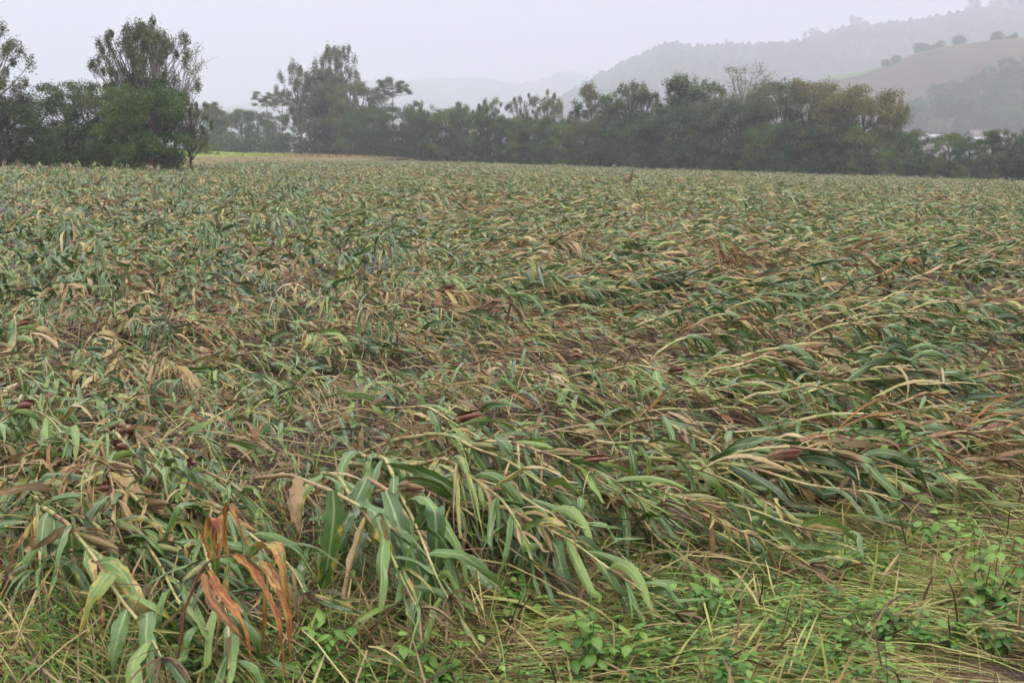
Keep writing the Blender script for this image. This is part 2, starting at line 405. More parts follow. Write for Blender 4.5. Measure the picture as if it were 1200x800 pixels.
M_WOOD = hill_mat('hill_wood', ((.022, .036, .020), (.045, .062, .028), (.075, .085, .04)), .01)
M_FARH = hill_mat('far_hill_cover', ((.06, .08, .05), (.10, .11, .06), (.12, .12, .08)), .004)
M_PLOUGH = hill_mat('ploughed_soil', ((.060, .044, .028), (.090, .070, .042), (.10, .095, .055)), .008, True)
M_GREENF = hill_mat('green_crop', ((.09, .14, .05), (.12, .17, .06), (.14, .17, .08)), .05)
hill('far_hill', [(-200, 150), (200, 135), (380, 112), (430, 97), (480, 94), (530, 93), (570, 93), (605, 99), (640, 92), (665, 86), (690, 92), (760, 100), (1000, 110), (1500, 90)], 4300, 1500, 900, M_FARH, 10, 26, 700, 50)
_, zmid = hill('middle_hill', [(560, 175), (640, 130), (680, 100), (705, 88), (735, 72), (755, 62), (776, 52), (800, 56), (850, 55), (900, 55), (932, 53), (944, 46), (975, 37), (1000, 31), (1040, 29), (1080, 25), (1110, 20), (1140, 15), (1170, 12), (1200, 9), (1400, -14), (1800, -30)], 2300, 1100, 700, M_WOOD, 15, 24, 1300, 130)
_, zbr = hill('ploughed_hill', [(780, 190), (860, 150), (920, 110), (965, 92), (1005, 86), (1045, 78), (1075, 62), (1110, 54), (1150, 49), (1200, 46), (1300, 38), (1600, 20)], 1050, 480, 300, M_PLOUGH, 0, 10, 260, 50)
# green crop strip along the shoulder of the ploughed hill
a = atdepth(958, 92, 1050)[0]; b_ = atdepth(1050, 78, 1050)[0]
gx, gy = np.meshgrid(np.linspace(a, b_, 40), np.linspace(985, 1049, 12))
sk = (gx - a) / (b_ - a); gy = 1049 - (1049 - gy) * np.clip(1.1 - sk, .02, 1) ** .8 * 1.1
g = Geo(); g.add(np.stack([gx, gy, zbr(gx, gy) + .9], -1).reshape(-1, 3), grid_faces(1, 12, 40)); tag(g.build('hillside_crop_strip', M_GREENF), kind='structure')

# ------------------------------------------------------------------ trees
def limb(p0, p1, n, sag, wob, rg):
    t = np.linspace(0, 1, n)[:, None]
    c = p0 + (p1 - p0) * t; c[:, 2] += sag * np.sin(t[:, 0] * math.pi)
    c[1:-1] += rg.normal(0, wob, (n - 2, 3)); return c
def make_tree(kind, seed, mat, bark, H=14.0):
    rg = np.random.default_rng(seed)
    tk = Geo(); cr = Geo()
    lean = rg.normal(0, .04 * H, 2)
    cl = []                                   # clumps: centre, radii, leaves
    th = H * {'dense': .75, 'round': .7, 'airy': .9, 'flat': .93, 'bare': .8, 'slim': .92, 'bush': .5}[kind]
    trunk = limb(np.zeros(3), np.array([lean[0], lean[1], th]), 9, 0, .008 * H, rg)
    r0 = H * {'dense': .022, 'round': .024, 'airy': .017, 'flat': .016, 'bare': .016, 'slim': .013, 'bush': .02}[kind]
    if kind in ('bush',):
        nst = 4
    else: nst = 1
    tubes(tk, trunk[None], np.linspace(r0, r0 * .25, 9)[None], 6)
    def tr(h): return np.array([np.interp(h, trunk[:, 2], trunk[:, i]) for i in range(3)])
    if kind == 'dense':
        for i in range(75):
            z = rg.uniform(.07, .97); rr = .36 * (1 - abs((z - .45) / .62) ** 2.2) ** .5 if abs((z - .45) / .62) < 1 else .05
            a = rg.uniform(0, 6.28); q = rr * rg.uniform(.45, 1.08)
            cl.append((np.array([q * math.cos(a), q * math.sin(a), z]) * H, np.array([1, 1, .75]) * rg.uniform(.07, .125) * H, 95))
    elif kind == 'round':
        for i in range(82):
            z = rg.uniform(.1, .98); k = 1 - ((z - .55) / .5) ** 2; rr = .46 * math.sqrt(max(k, .05))
            a = rg.uniform(0, 6.28); q = rr * rg.uniform(.4, 1.1)
            cl.append((np.array([q * math.cos(a), q * math.sin(a), z]) * H, np.array([1, 1, .6]) * rg.uniform(.075, .13) * H, 105))
    elif kind == 'airy':
        for i in range(62):
            z = rg.uniform(.34, .98); rr = .27 * math.sqrt(max(.03, 1 - ((z - .66) / .34) ** 2))
            a = rg.uniform(0, 6.28); q = rr * rg.uniform(.2, 1.15)
            cl.append((np.array([q * math.cos(a), q * math.sin(a), z]) * H, np.array([.75, .75, 1.35]) * rg.uniform(.024, .055) * H, 75))
    elif kind == 'flat':
        for i in range(26):
            z = rg.uniform(.80, .99); a = rg.uniform(0, 6.28); q = rg.uniform(.08, .27)
            cl.append((np.array([q * math.cos(a), q * math.sin(a), z + .03 * (q - .1)]) * H, np.array([1, 1, .45]) * rg.uniform(.04, .065) * H, 85))
        for i in range(8):
            z = rg.uniform(.4, .75); a = rg.uniform(0, 6.28); q = rg.uniform(.05, .16)
            cl.append((np.array([q * math.cos(a), q * math.sin(a), z]) * H, np.array([1, 1, .5]) * rg.uniform(.025, .045) * H, 40))
    elif kind == 'bare':
        for i in range(30):
            z = rg.uniform(.45, 1.0); a = rg.uniform(0, 6.28); q = .24 * rg.uniform(.15, 1)
            cl.append((np.array([q * math.cos(a), q * math.sin(a), z]) * H, np.array([1, 1, 1.]) * rg.uniform(.03, .06) * H, 16))
    elif kind == 'slim':
        for i in range(44):
            z = rg.uniform(.12, .99); rr = .13 * (1.15 - z * .6); a = rg.uniform(0, 6.28); q = rr * rg.uniform(.2, 1.1)
            cl.append((np.array([q * math.cos(a), q * math.sin(a), z]) * H, np.array([.9, .9, 1.1]) * rg.uniform(.035, .065) * H, 70))
    elif kind == 'bush':
        for i in range(44):
            z = rg.uniform(.05, .9); rr = .62 * math.sqrt(max(.05, 1 - (z / 1.0) ** 2)); a = rg.uniform(0, 6.28); q = rr * rg.uniform(.2, 1)
            cl.append((np.array([q * math.cos(a), q * math.sin(a), z]) * H, np.array([1, 1, .8]) * rg.uniform(.10, .17) * H, 80))
    for c, r, n in cl:
        c[:2] += lean * (c[2] / H)
        h0 = max(.05 * H, c[2] * rg.uniform(.45, .8) - .05 * H); h0 = min(h0, th * .97)
        if kind == 'flat': h0 = min(c[2] * .97, th)
        if kind in ('airy', 'bare', 'flat') or rg.random() < .35:
            cc = limb(tr(h0), c, 6, -.02 * H, .006 * H, rg)
            tubes(tk, cc[None], np.linspace(r0 * .42, r0 * .09, 6)[None], 4)
            if kind in ('bare', 'airy'):
                for _ in range(7 if kind == 'bare' else 1):
                    s = cc[rg.integers(2, 6)]; e = s + np.array([*rg.normal(0, .06, 2), rg.uniform(.0, .11)]) * H
                    tubes(tk, limb(s, e, 4, 0, .004 * H, rg)[None], np.linspace(r0 * .12, r0 * .04, 4)[None], 3)
        fine = kind in ('airy', 'bare', 'flat'); n = int(n * (3.2 if fine else 3.0))
        d = nrm(rg.normal(0, 1, (n, 3))); q = rg.random(n) ** .42
        q = q * (1 + .45 * rg.normal(0, 1, n) * (rg.random(n) < .35))
        P = c + d * q[:, None] * r
        P[:, 2] = np.maximum(P[:, 2], .15)
        D = nrm(rg.normal(0, 1, (n, 3)) + np.array([0, 0, -.3])); Wd = nrm(np.cross(D, rg.normal(0, 1, (n, 3))))
        L = rg.uniform(.014, .028, n) * H * (.62 if fine else .85 if kind != 'bush' else 1.4); w = L * rg.uniform(.45, .7, n)
        Q = np.stack([P, P + D * (L * .5)[:, None] + Wd * (w * .5)[:, None], P + D * L[:, None], P + D * (L * .5)[:, None] - Wd * (w * .5)[:, None]], 1)
        T = np.zeros((n * 4, 3)); T[:, 1] = np.repeat(np.clip(rg.normal(rg.uniform(.05, .95), .15, n), 0, 1), 4)
        S = np.zeros((n * 4, 3)); S[:, 2] = np.repeat(rg.random(n), 4)
        cr.add(Q.reshape(-1, 3), np.arange(n * 4).reshape(-1, 4), None, S, T)
    return dict(trunk=tk.mesh('trunk', bark), crown=cr.mesh('crown', mat, False), H=H)
protos = {}
def proto(kind, mat, bark, seed):
    k = (kind, mat.name, seed)
    if k not in protos: protos[k] = make_tree(kind, seed, mat, bark)
    return protos[k]
def tree(kind, mat, loc, height, wide=1.0, seed=0, label=None, name='tree', cat='tree', group=None, bark=None):
    bark = bark or (M_BARKP if kind in ('airy', 'flat', 'bare') and seed % 2 == 0 else M_BARK)
    p = proto(kind, mat, bark, 100 + seed)
    r = bpy.data.objects.new(name, None); col.objects.link(r); r.location = loc; s = height / p['H']
    r.scale = (s * wide, s * wide, s); r.rotation_euler = (0, 0, random.uniform(0, 6.28)); r.empty_display_size = .1
    link('trunk', p['trunk'], r); link('crown', p['crown'], r)
    tag(r, label, cat, group)
    return r
def tree_px(kind, mat, x, ybase, ytop, Y, wide=1.0, seed=0, label=None, name='tree', cat='tree', group=None):
    """tree standing at forward distance Y whose top shows at photo pixel (x, ytop)"""
    top = atdepth(x, ytop, Y); z0 = float(gz(top[0], Y)) if Y < 300 else 0
    return tree(kind, mat, (top[0], Y, z0 - .05), top[2] - z0, wide, seed, label, name, cat, group)

GL = 'trees beside the field on the left'
TR = [ # kind, material, x, top, distance, width factor, seed, label
 ('airy', M_TG, -22, 24, 92, 1.1, 0, 'loose crowned tree cut by the left edge of the picture', GL),
 ('dense', M_TD, 12, 108, 94, 1.3, 0, 'dark rounded tree under the loose crowned tree at the left picture edge', GL),
 ('dense', M_TD, -45, 90, 98, 1.3, 1, 'dark dense tree outside the left picture edge', GL),
 ('dense', M_TM, 42, 112, 100, 1.25, 2, 'dull green bushy tree beside the left edge, left of the brown twigs', GL),
 ('dense', M_TD, 74, 93, 98, 1.3, 1, 'dark green round topped tree left of the tall open eucalyptus', GL),
 ('dense', M_TD, 108, 104, 94, 1.3, 3, 'dark green dense tree between the round topped tree and the tall eucalyptus', GL),
 ('airy', M_TG, 138, 44, 92, .9, 2, 'left half of the tall open eucalyptus pair above the dark thicket, pale clumps', GL),
 ('airy', M_TG, 159, 28, 94, 1.0, 5, 'middle stem of the tall open eucalyptus group above the dark thicket', GL),
 ('airy', M_TG, 176, 18, 92, .95, 4, 'tallest open eucalyptus with clumped leaves above the dark thicket', GL),
 ('bare', M_TG, 204, 52, 95, 1.0, 0, 'half bare tree with thin twigs right of the tall eucalyptus', GL),
 ('round', M_TM, 150, 98, 89, .8, 4, 'mid green leafy tree in front of the tall eucalyptus trunks', GL),
 ('slim', M_TD, 190, 92, 89, 1.9, 4, 'dark upright tree in front of the right hand eucalyptus trunk', GL),
 ('dense', M_TD, 178, 104, 85, 1.25, 5, 'broad dark green tree at the right end of the left thicket', GL),
 ('round', M_TD, 140, 118, 88, 1.1, 2, 'low dark tree in front of the left thicket below the tall eucalyptus', GL),
 ('airy', M_TG, 222, 116, 90, 1.1, 1, 'small grey green tree leaning out at the right of the left thicket', GL),
]
for k, m, x, top, Y, w, s, lb, grp in TR: tree_px(k, m, x, 0, top, Y, w, s, lb, 'tree', 'tree', grp)
GC = 'trees of the long tree line behind the field'
TC = [
 ('dense', M_TD, 496, 132, 236, 1.2, 0, 'dark bushy tree low between two round trees right of the araucaria'),
 ('slim', M_TG, 536, 120, 238, 1.5, 2, 'grey green upright tree rising above the lowest part of the tree line'),
 ('dense', M_TD, 600, 140, 222, 1.2, 5, 'dark bushy tree low below the thin open twiggy tree'),
 ('dense', M_TD, 628, 136, 220, 1.1, 2, 'dark bushy tree between the two thin open trees near the middle'),
 ('dense', M_TD, 654, 138, 212, 1.2, 3, 'dark bushy tree left of the slender dark tree in the gap'),
 ('dense', M_TG, 686, 134, 208, 1.2, 4, 'grey green bushy tree right of the slender dark tree in the gap'),
 ('slim', M_TM, 716, 112, 206, 1.6, 1, 'mid green upright tree between the slim olive tree and the grey feathery tree'),
 ('slim', M_TD, 820, 100, 194, 1.8, 6, 'dark upright tree between the very dark tall tree and the tallest twiggy tree'),
 ('slim', M_TG, 880, 104, 190, 1.8, 7, 'grey upright tree directly right of the tallest twiggy tree'),
 ('dense', M_TD, 232, 128, 300, 1.0, 3, 'hazy low round tree just right of the left thicket'),
 ('dense', M_TM, 252, 122, 295, .9, 4, 'hazy round tree second from the left thicket in the tree line'),
 ('slim', M_TG, 262, 120, 290, 1.8, 2, 'hazy narrow tree between two round trees near the left thicket'),
 ('dense', M_TD, 282, 128, 300, 1.0, 5, 'low round hazy tree under the gap between small flat topped tree and thicket'),
 ('dense', M_TD, 303, 130, 290, 1.0, 0, 'low round hazy tree left of the small flat topped pine'),
 ('flat', M_TG, 312, 108, 285, 1.0, 2, 'small flat topped pine with bare trunk left of the tall hazy eucalyptus'),
 ('flat', M_TG, 331, 107, 290, .8, 4, 'second small flat topped pine touching the tall hazy eucalyptus'),
 ('round', M_TD, 325, 134, 280, .9, 1, 'low dark tree at the foot of the small flat topped pines'),
 ('airy', M_TG, 352, 72, 268, .95, 6, 'tall hazy eucalyptus on the left of the tall central clump'),
 ('airy', M_TG, 376, 53, 265, .85, 8, 'tallest hazy eucalyptus of the central clump with pointed head'),
 ('airy', M_TG, 393, 52, 262, .85, 10, 'twin headed hazy eucalyptus at the right of the central clump'),
 ('slim', M_TG, 366, 80, 262, 1.7, 3, 'grey slender tree filling the middle of the tall central clump'),
 ('slim', M_TG, 385, 88, 258, 1.8, 4, 'grey green slender tree below the twin headed eucalyptus'),
 ('airy', M_TO, 404, 96, 250, 1.1, 1, 'olive tree with yellowish leaves at the right foot of the central clump'),
 ('round', M_TG, 432, 94, 252, .95, 2, 'grey green rounded tree left of the flat topped araucaria'),
 ('flat', M_TD, 462, 92, 248, .8, 6, 'tall araucaria with dark flat branched top above the central tree line'),
 ('dense', M_TM, 415, 130, 245, 1.1, 1, 'olive green bushy tree low in front of the central clump'),
 ('dense', M_TD, 443, 122, 240, 1.1, 2, 'dark bushy tree standing below the flat topped araucaria'),
 ('round', M_TD, 472, 124, 240, 1.0, 3, 'dark round tree at the right foot of the araucaria'),
 ('airy', M_TG, 487, 118, 245, 1.1, 12, 'thin grey open tree right of the araucaria'),
 ('round', M_TD, 505, 128, 238, 1.0, 4, 'low dark round tree two crowns right of the araucaria'),
 ('round', M_TM, 527, 127, 235, 1.0, 5, 'low mid green round tree in the lowest part of the tree line'),
 ('dense', M_TD, 548, 128, 232, 1.0, 3, 'dark dense tree in the lowest part of the tree line'),
 ('airy', M_TM, 573, 116, 228, 1.1, 3, 'open mid green tree with ragged top under the end of the far hill'),
 ('slim', M_TM, 560, 125, 226, 1.7, 5, 'slender green tree left of the ragged topped tree'),
 ('dense', M_TD, 588, 132, 225, 1.0, 4, 'dark low tree right of the ragged topped tree'),
 ('airy', M_TG, 612, 108, 224, 1.0, 2, 'thin open twiggy tree in front of the palest hill, near the middle'),
 ('round', M_TM, 612, 138, 220, .9, 0, 'low green tree under the thin open twiggy tree'),
 ('airy', M_TO, 646, 106, 218, 1.0, 4, 'brownish open tree with dead leaves left of the slender dark tree'),
 ('dense', M_TM, 638, 140, 214, .9, 5, 'bright green low tree under the brownish open tree'),
 ('slim', M_TD, 674, 118, 212, 1.1, 6, 'slender dark tree standing free in the gap before the middle hill'),
 ('slim', M_TO, 694, 98, 210, 1.2, 7, 'tall slim olive tree with small tuft on top beside the hill foot'),
 ('dense', M_TM, 664, 146, 208, 1.0, 1, 'low mid green tree in the gap before the middle hill'),
 ('dense', M_TO, 706, 128, 206, .9, 2, 'olive bushy tree at the foot of the tall slim tufted tree'),
 ('round', M_TD, 728, 118, 204, 1.05, 1, 'dark blue green round tree left of the grey feathery tree'),
 ('airy', M_TG, 738, 97, 208, 1.1, 5, 'grey feathery tree with dead top left of the dark forked tree'),
 ('airy', M_TO, 756, 104, 205, 1.0, 7, 'thin olive tree touching the grey feathery tree'),
 ('slim', M_TD, 768, 104, 198, 1.7, 8, 'dark forked tree in front, left of the very dark clump'),
 ('slim', M_TD, 789, 93, 198, 2.0, 9, 'very dark tall tree marking the middle of the right tree line'),
 ('airy', M_TL, 800, 88, 205, 1.0, 9, 'pale yellow green feathery tree behind the very dark tall tree'),
 ('dense', M_TD, 750, 138, 196, 1.1, 4, 'dark low bush like tree below the thin olive tree'),
 ('dense', M_TD, 778, 134, 194, 1.1, 5, 'dark dense tree at the foot of the very dark tall tree'),
 ('airy', M_TL, 828, 90, 200, 1.0, 11, 'pale green feathery tree left of the tallest twiggy tree'),
 ('bare', M_TL, 868, 76, 198, 1.3, 6, 'tallest twiggy tree with sparse yellow leaves in the right tree line'),
 ('bare', M_TG, 895, 78, 200, 1.2, 8, 'grey twiggy tree with dead leaves right of the tallest twiggy tree'),
 ('dense', M_TD, 812, 122, 190, 1.1, 1, 'dark tree in front of the two pale feathery trees'),
 ('dense', M_TG, 845, 112, 190, 1.1, 3, 'grey green tree below the left of the tallest twiggy tree'),
 ('dense', M_TD, 868, 118, 187, 1.1, 0, 'blue green dense tree directly below the tallest twiggy tree'),
 ('round', M_TM, 905, 118, 186, .9, 3, 'light green rounded tree below the grey twiggy tree'),
 ('round', M_TG, 925, 96, 184, .95, 5, 'tall grey round headed tree left of the big olive trees'),
 ('round', M_TO, 958, 94, 182, .95, 1, 'big olive round headed tree left of the widest tree'),
 ('dense', M_TO, 985, 98, 180, 1.0, 3, 'olive dense tree between the big round headed tree and the widest tree'),
 ('round', M_TO, 1020, 102, 178, 1.2, 4, 'widest olive brown tree with overhanging right side, tree line end'),
 ('airy', M_TO, 1048, 116, 178, 1.1, 13, 'overhanging olive crown at the right end of the tall tree line'),
 ('dense', M_TD, 940, 134, 178, 1.1, 2, 'dark dense tree low under the tall grey round headed tree'),
 ('dense', M_TD, 975, 140, 176, 1.1, 5, 'dark dense tree low under the olive dense tree'),
 ('dense', M_TM, 1012, 146, 174, 1.1, 4, 'mid green low tree beneath the widest olive brown tree'),
 ('dense', M_TM, 895, 142, 182, 1.1, 6, 'low mid green tree beneath the grey twiggy tree'),
 ('round', M_TD, 1060, 152, 172, 1.0, 0, 'low dark round tree right of the widest tree'),
 ('round', M_TD, 1082, 160, 170, .8, 2, 'small dark tree at the gap before the farm roofs'),
 ('dense', M_TM, 1046, 172, 168, 1.1, 2, 'light green low tree at the right foot of the tall tree line'),
 ('round', M_TM, 1116, 156, 166, .95, 5, 'mid green round tree in front of the farm roofs'),
 ('round', M_TD, 1140, 160, 163, .95, 4, 'dark round tree with short trunk right of the mid green one, before the farm'),
 ('bush', M_TM, 1128, 192, 160, 1.0, 1, 'small light bush at the foot of the dark round tree'),
 ('slim', M_TD, 1170, 154, 163, 2.2, 5, 'dark upright tree near the right picture edge'),
 ('airy', M_TG, 1186, 152, 162, 1.3, 3, 'grey open tree with pale bits near the right picture edge'),
 ('round', M_TG, 1205, 160, 160, 1.1, 1, 'grey green round tree cut by the right picture edge'),
 ('dense', M_TG, 1160, 178, 160, 1.2, 3, 'low grey green tree between the dark round tree and the right edge'),
 ('dense', M_TO, 1098, 182, 165, 1.0, 2, 'low olive shrubby tree below the gap before the farm roofs'),
]
for k, m, x, top, Y, w, s, lb in TC: tree_px(k, m, x, 0, top, Y, w, s, lb, 'tree', 'tree', GC)
# low trees continuing the line beyond the picture
for i in range(14):
    x = 1225 + i * 22; tree_px(['round', 'dense'][i % 2], [M_TD, M_TM, M_TG][i % 3], x, 0, 150 + 10 * math.sin(i * 2.1), 158 - i, 1.1, i % 6, 'tree continuing the tree line beyond the right picture edge', 'tree', 'tree', 'trees past the right picture edge')
for i in range(10):
    x = -75 - i * 26; tree_px(['round', 'dense'][i % 2], [M_TD, M_TM][i % 2], x, 0, 95 + 14 * math.sin(i * 1.7), 96, 1.1, i % 6, 'tree continuing the thicket beyond the left picture edge', 'tree', 'tree', 'trees past the left picture edge')
tree_px('bush', M_TL, 232, 0, 163, 150, 1.3, 2, 'pale yellow green bush on the far green bank beside the left thicket', 'bush', 'bush')
tree_px('bush', M_TL, 246, 0, 168, 152, 1.1, 0, 'smaller pale bush right of the large pale bush on the green bank', 'bush', 'bush')

# woods on the foot of the ploughed hill and single trees on the hill tops
def on_hill(zf, X, Y): return (float(X), float(Y), float(zf(np.array(X), np.array(Y))) - .5)
GW = 'hazy trees on the foot of the ploughed hill'
def hit_hill(zf, x, y, a, b_):
    Ys = np.linspace(a, b_, 240); d = ray(x, y); Xs = d[0] / d[1] * Ys; Zs = H_EYE + d[2] / d[1] * Ys
    k = np.nonzero(zf(Xs, Ys) > Zs)[0]
    return (Xs[k[0]], Ys[k[0]]) if len(k) else None
made = 0
for i in range(400):
    if made >= 120: break
    x = 1068 + 200 * random.random() ** .8; ytop = np.interp(x, [1068, 1100, 1130, 1160, 1200, 1300], [140, 118, 104, 98, 90, 70])
    q = hit_hill(zbr, x, ytop + (166 - ytop) * random.random(), 580, 1040)
    if q is None: continue
    made += 1
    k = random.choice(['round', 'dense', 'slim', 'dense', 'round'])
    tree(k, [M_TD, M_TG, M_TD, M_TM][i % 4], on_hill(zbr, *q), random.uniform(10, 17), 1.15, i % 5, 'one of the bluish hazy trees in the wood on the foot of the ploughed hill', group=GW)
tree('dense', M_TD, on_hill(zbr, atdepth(1095, 100, 600)[0], 610), 19, 1.0, 1, 'dark tall group tree in haze directly above the white roofed shed', group='hazy tree above the shed')
tree('round', M_TD, on_hill(zbr, atdepth(1082, 100, 600)[0], 604), 16, 1.0, 2, 'hazy tree left of the dark tall one above the white roofed shed', group='hazy tree above the shed')
for i in range(34):
    x = random.uniform(1040, 1066) if i < 6 else random.choice([1082, 1100, 1128, 1170, 1188, 1205]) + random.gauss(0, 6)
    X = atdepth(x, 60, 1045)[0]
    tree(['round', 'dense', 'airy', 'dense'][i % 4], M_TD, on_hill(zbr, X, 1046 + random.uniform(0, 14)), random.uniform(2.5, 9), 1.4, i % 4, 'one of the small dark trees along the top of the ploughed hill', group='trees on the crest of the ploughed hill')
for i, (x, h) in enumerate([(1138, 26), (1144, 20), (1162, 22), (1168, 26), (1174, 24), (1180, 22), (1187, 26), (1194, 28), (1201, 28), (944, 16), (955, 18), (998, 22), (1006, 16), (852, 14)]):
    X = atdepth(x, 20, 2300)[0]
    tree(['round', 'airy'][i % 2], M_TD, on_hill(zmid, X, 2296), h, 1.2, i % 4, 'one of the faint single trees standing out on the skyline of the middle hill', group='faint skyline trees on the middle hill')

# undergrowth that closes the foot of the tree line
def leafcloud(geo, C, r, n, L, rg, hue=.4):
    d = nrm(rg.normal(0, 1, (n, 3))) * (rg.random(n) ** .4)[:, None] * r
    P = C + d; P[:, 2] = np.maximum(P[:, 2], .05)
    D = nrm(rg.normal(0, 1, (n, 3))); Wd = nrm(np.cross(D, rg.normal(0, 1, (n, 3)))); L = L * rg.uniform(.6, 1.3, n); w = L * .55
    Q = np.stack([P, P + D * (L * .5)[:, None] + Wd * (w * .5)[:, None], P + D * L[:, None], P + D * (L * .5)[:, None] - Wd * (w * .5)[:, None]], 1)
    T = np.zeros((n * 4, 3)); T[:, 1] = np.repeat(np.clip(rg.normal(hue, .2, n), 0, 1), 4)
    S = np.zeros((n * 4, 3)); S[:, 2] = np.repeat(rg.random(n), 4)
    geo.add(Q.reshape(-1, 3), np.arange(n * 4).reshape(-1, 4), None, S, T)
rg = np.random.default_rng(5)
g = Geo()
fx = [-60, 216, 232, 400, 480, 600, 700, 800, 900, 1000, 1100, 1240]; fd = [94, 90, 285, 255, 240, 220, 205, 190, 182, 173, 165, 157]
for i in range(900):
    x = rg.uniform(-60, 1240)
    if 214 < x < 232: continue
    Y = np.interp(x, fx, fd) + rg.uniform(0, 5); X = atdepth(x, 180, Y)[0]; s = Y / 180
    leafcloud(g, np.array([X, Y, rg.uniform(.3, 2.8) * s]), np.array([1.6, 1.4, 1.5]) * rg.uniform(.6, 1.3) * s, 110, .34 * s, rg, rg.uniform(.1, .7))
tag(g.build('undergrowth', M_TD, smooth=False), 'dark undergrowth closing the foot of the tree line and thicket', 'undergrowth', kind='stuff')
# bare brown twigs at the field edge on the left
rt = bpy.data.objects.new('dead_bush', None); col.objects.link(rt); p = ground(70, 190, .3); rt.location = (p[0], 86, 0)
g = Geo()
for i in range(150):
    a = rg.uniform(-5, 5); e = np.array([a + rg.normal(0, .9), rg.normal(0, .8), rg.uniform(1.2, 3.4)])
    tubes(g, limb(np.array([a, rg.normal(0, .5), 0]), e, 5, .1, .1, rg)[None], np.linspace(.02, .008, 5)[None], 3)
tw = g.build('branch', M_BARK, rt); tag(rt, 'brown leafless twiggy bush in front of the left thicket', 'bush')

# bank with green crop and brown grass strip behind the field on the left
M_BANK = hill_mat('bank_green', ((.20, .34, .05), (.28, .40, .07), (.30, .36, .10)), .25)
M_BANKB = hill_mat('bank_brown', ((.16, .12, .06), (.20, .16, .08), (.15, .16, .06)), .4)
def band(name, pts_near, pts_far, mat, tn=2):
    A = np.array(pts_near); B = np.array(pts_far); n = 60
    t = np.linspace(0, 1, n); 
    a = np.stack([np.interp(t, np.linspace(0, 1, len(A)), A[:, i]) for i in range(3)], 1); c = np.stack([np.interp(t, np.linspace(0, 1, len(B)), B[:, i]) for i in range(3)], 1)
    k = np.linspace(0, 1, 8)[:, None, None]; P = a[None] + (c - a)[None] * k; P[..., 2] += .15 * (fbm(P[..., 0] * .3, P[..., 1] * .3, 4, 3) - .5)
    g = Geo(); g.add(P.reshape(-1, 3), grid_faces(1, 8, n)); return tag(g.build(name, mat), kind='structure')
band('brown_grass_bank', [atdepth(190, 190, 105) * [1, 1, 0], atdepth(300, 187, 150) * [1, 1, 0] + [0, 0, .1], atdepth(470, 187, 225) * [1, 1, 0] + [0, 0, .2]],
     [atdepth(190, 183, 118), atdepth(300, 183, 160), atdepth(480, 186, 228)], M_BANKB)
band('green_bank', [atdepth(190, 183.2, 118), atdepth(280, 183.2, 152), atdepth(350, 184.2, 180)],
     [atdepth(190, 173, 175), atdepth(290, 180, 205), atdepth(350, 183.6, 200)], M_BANK)
g = Geo(); n = 16000
t = rg.random(n); px = 195 + 290 * t; dist = np.interp(px, [190, 300, 480], [106, 152, 226]) + rg.random(n) ** 1.5 * np.interp(px, [190, 300, 480], [60, 45, 10])
Pq = np.array([atdepth(x, 182, d) for x, d in zip(px, dist)])
zt = np.interp(px, [190, 300, 480], [.9, 1.1, 1.0]); fr = np.clip((dist - np.interp(px, [190, 300, 480], [106, 152, 226])) / 14, 0, 1)
Pq[:, 2] = np.array([atdepth(x, y, d)[2] for x, y, d in zip(px, np.interp(px, [190, 300, 480], [183, 183, 186]), dist)]) * 0 + fr * zt * .8
D = nrm(np.stack([rg.normal(0, .4, n), rg.normal(0, .4, n), np.ones(n)], 1))
T = np.stack([rg.random(n) * .5, np.clip(np.where((fr > .7) & (px < 330 + rg.normal(0, 15, n)), rg.normal(.60, .08, n), rg.normal(.25, .15, n)), 0, 1), rg.random(n)], 1)
strips(g, Pq, D, np.cross(D, rg.normal(0, 1, (n, 3))), rg.uniform(.3, .8, n), rg.uniform(.06, .14, n), 3, 2, 0, .6, prof='straw', tint=T)
tag(g.build('bank_grass', M_GRASS), 'yellow green and brown grass growing on the far bank behind the field', 'grass', kind='stuff')

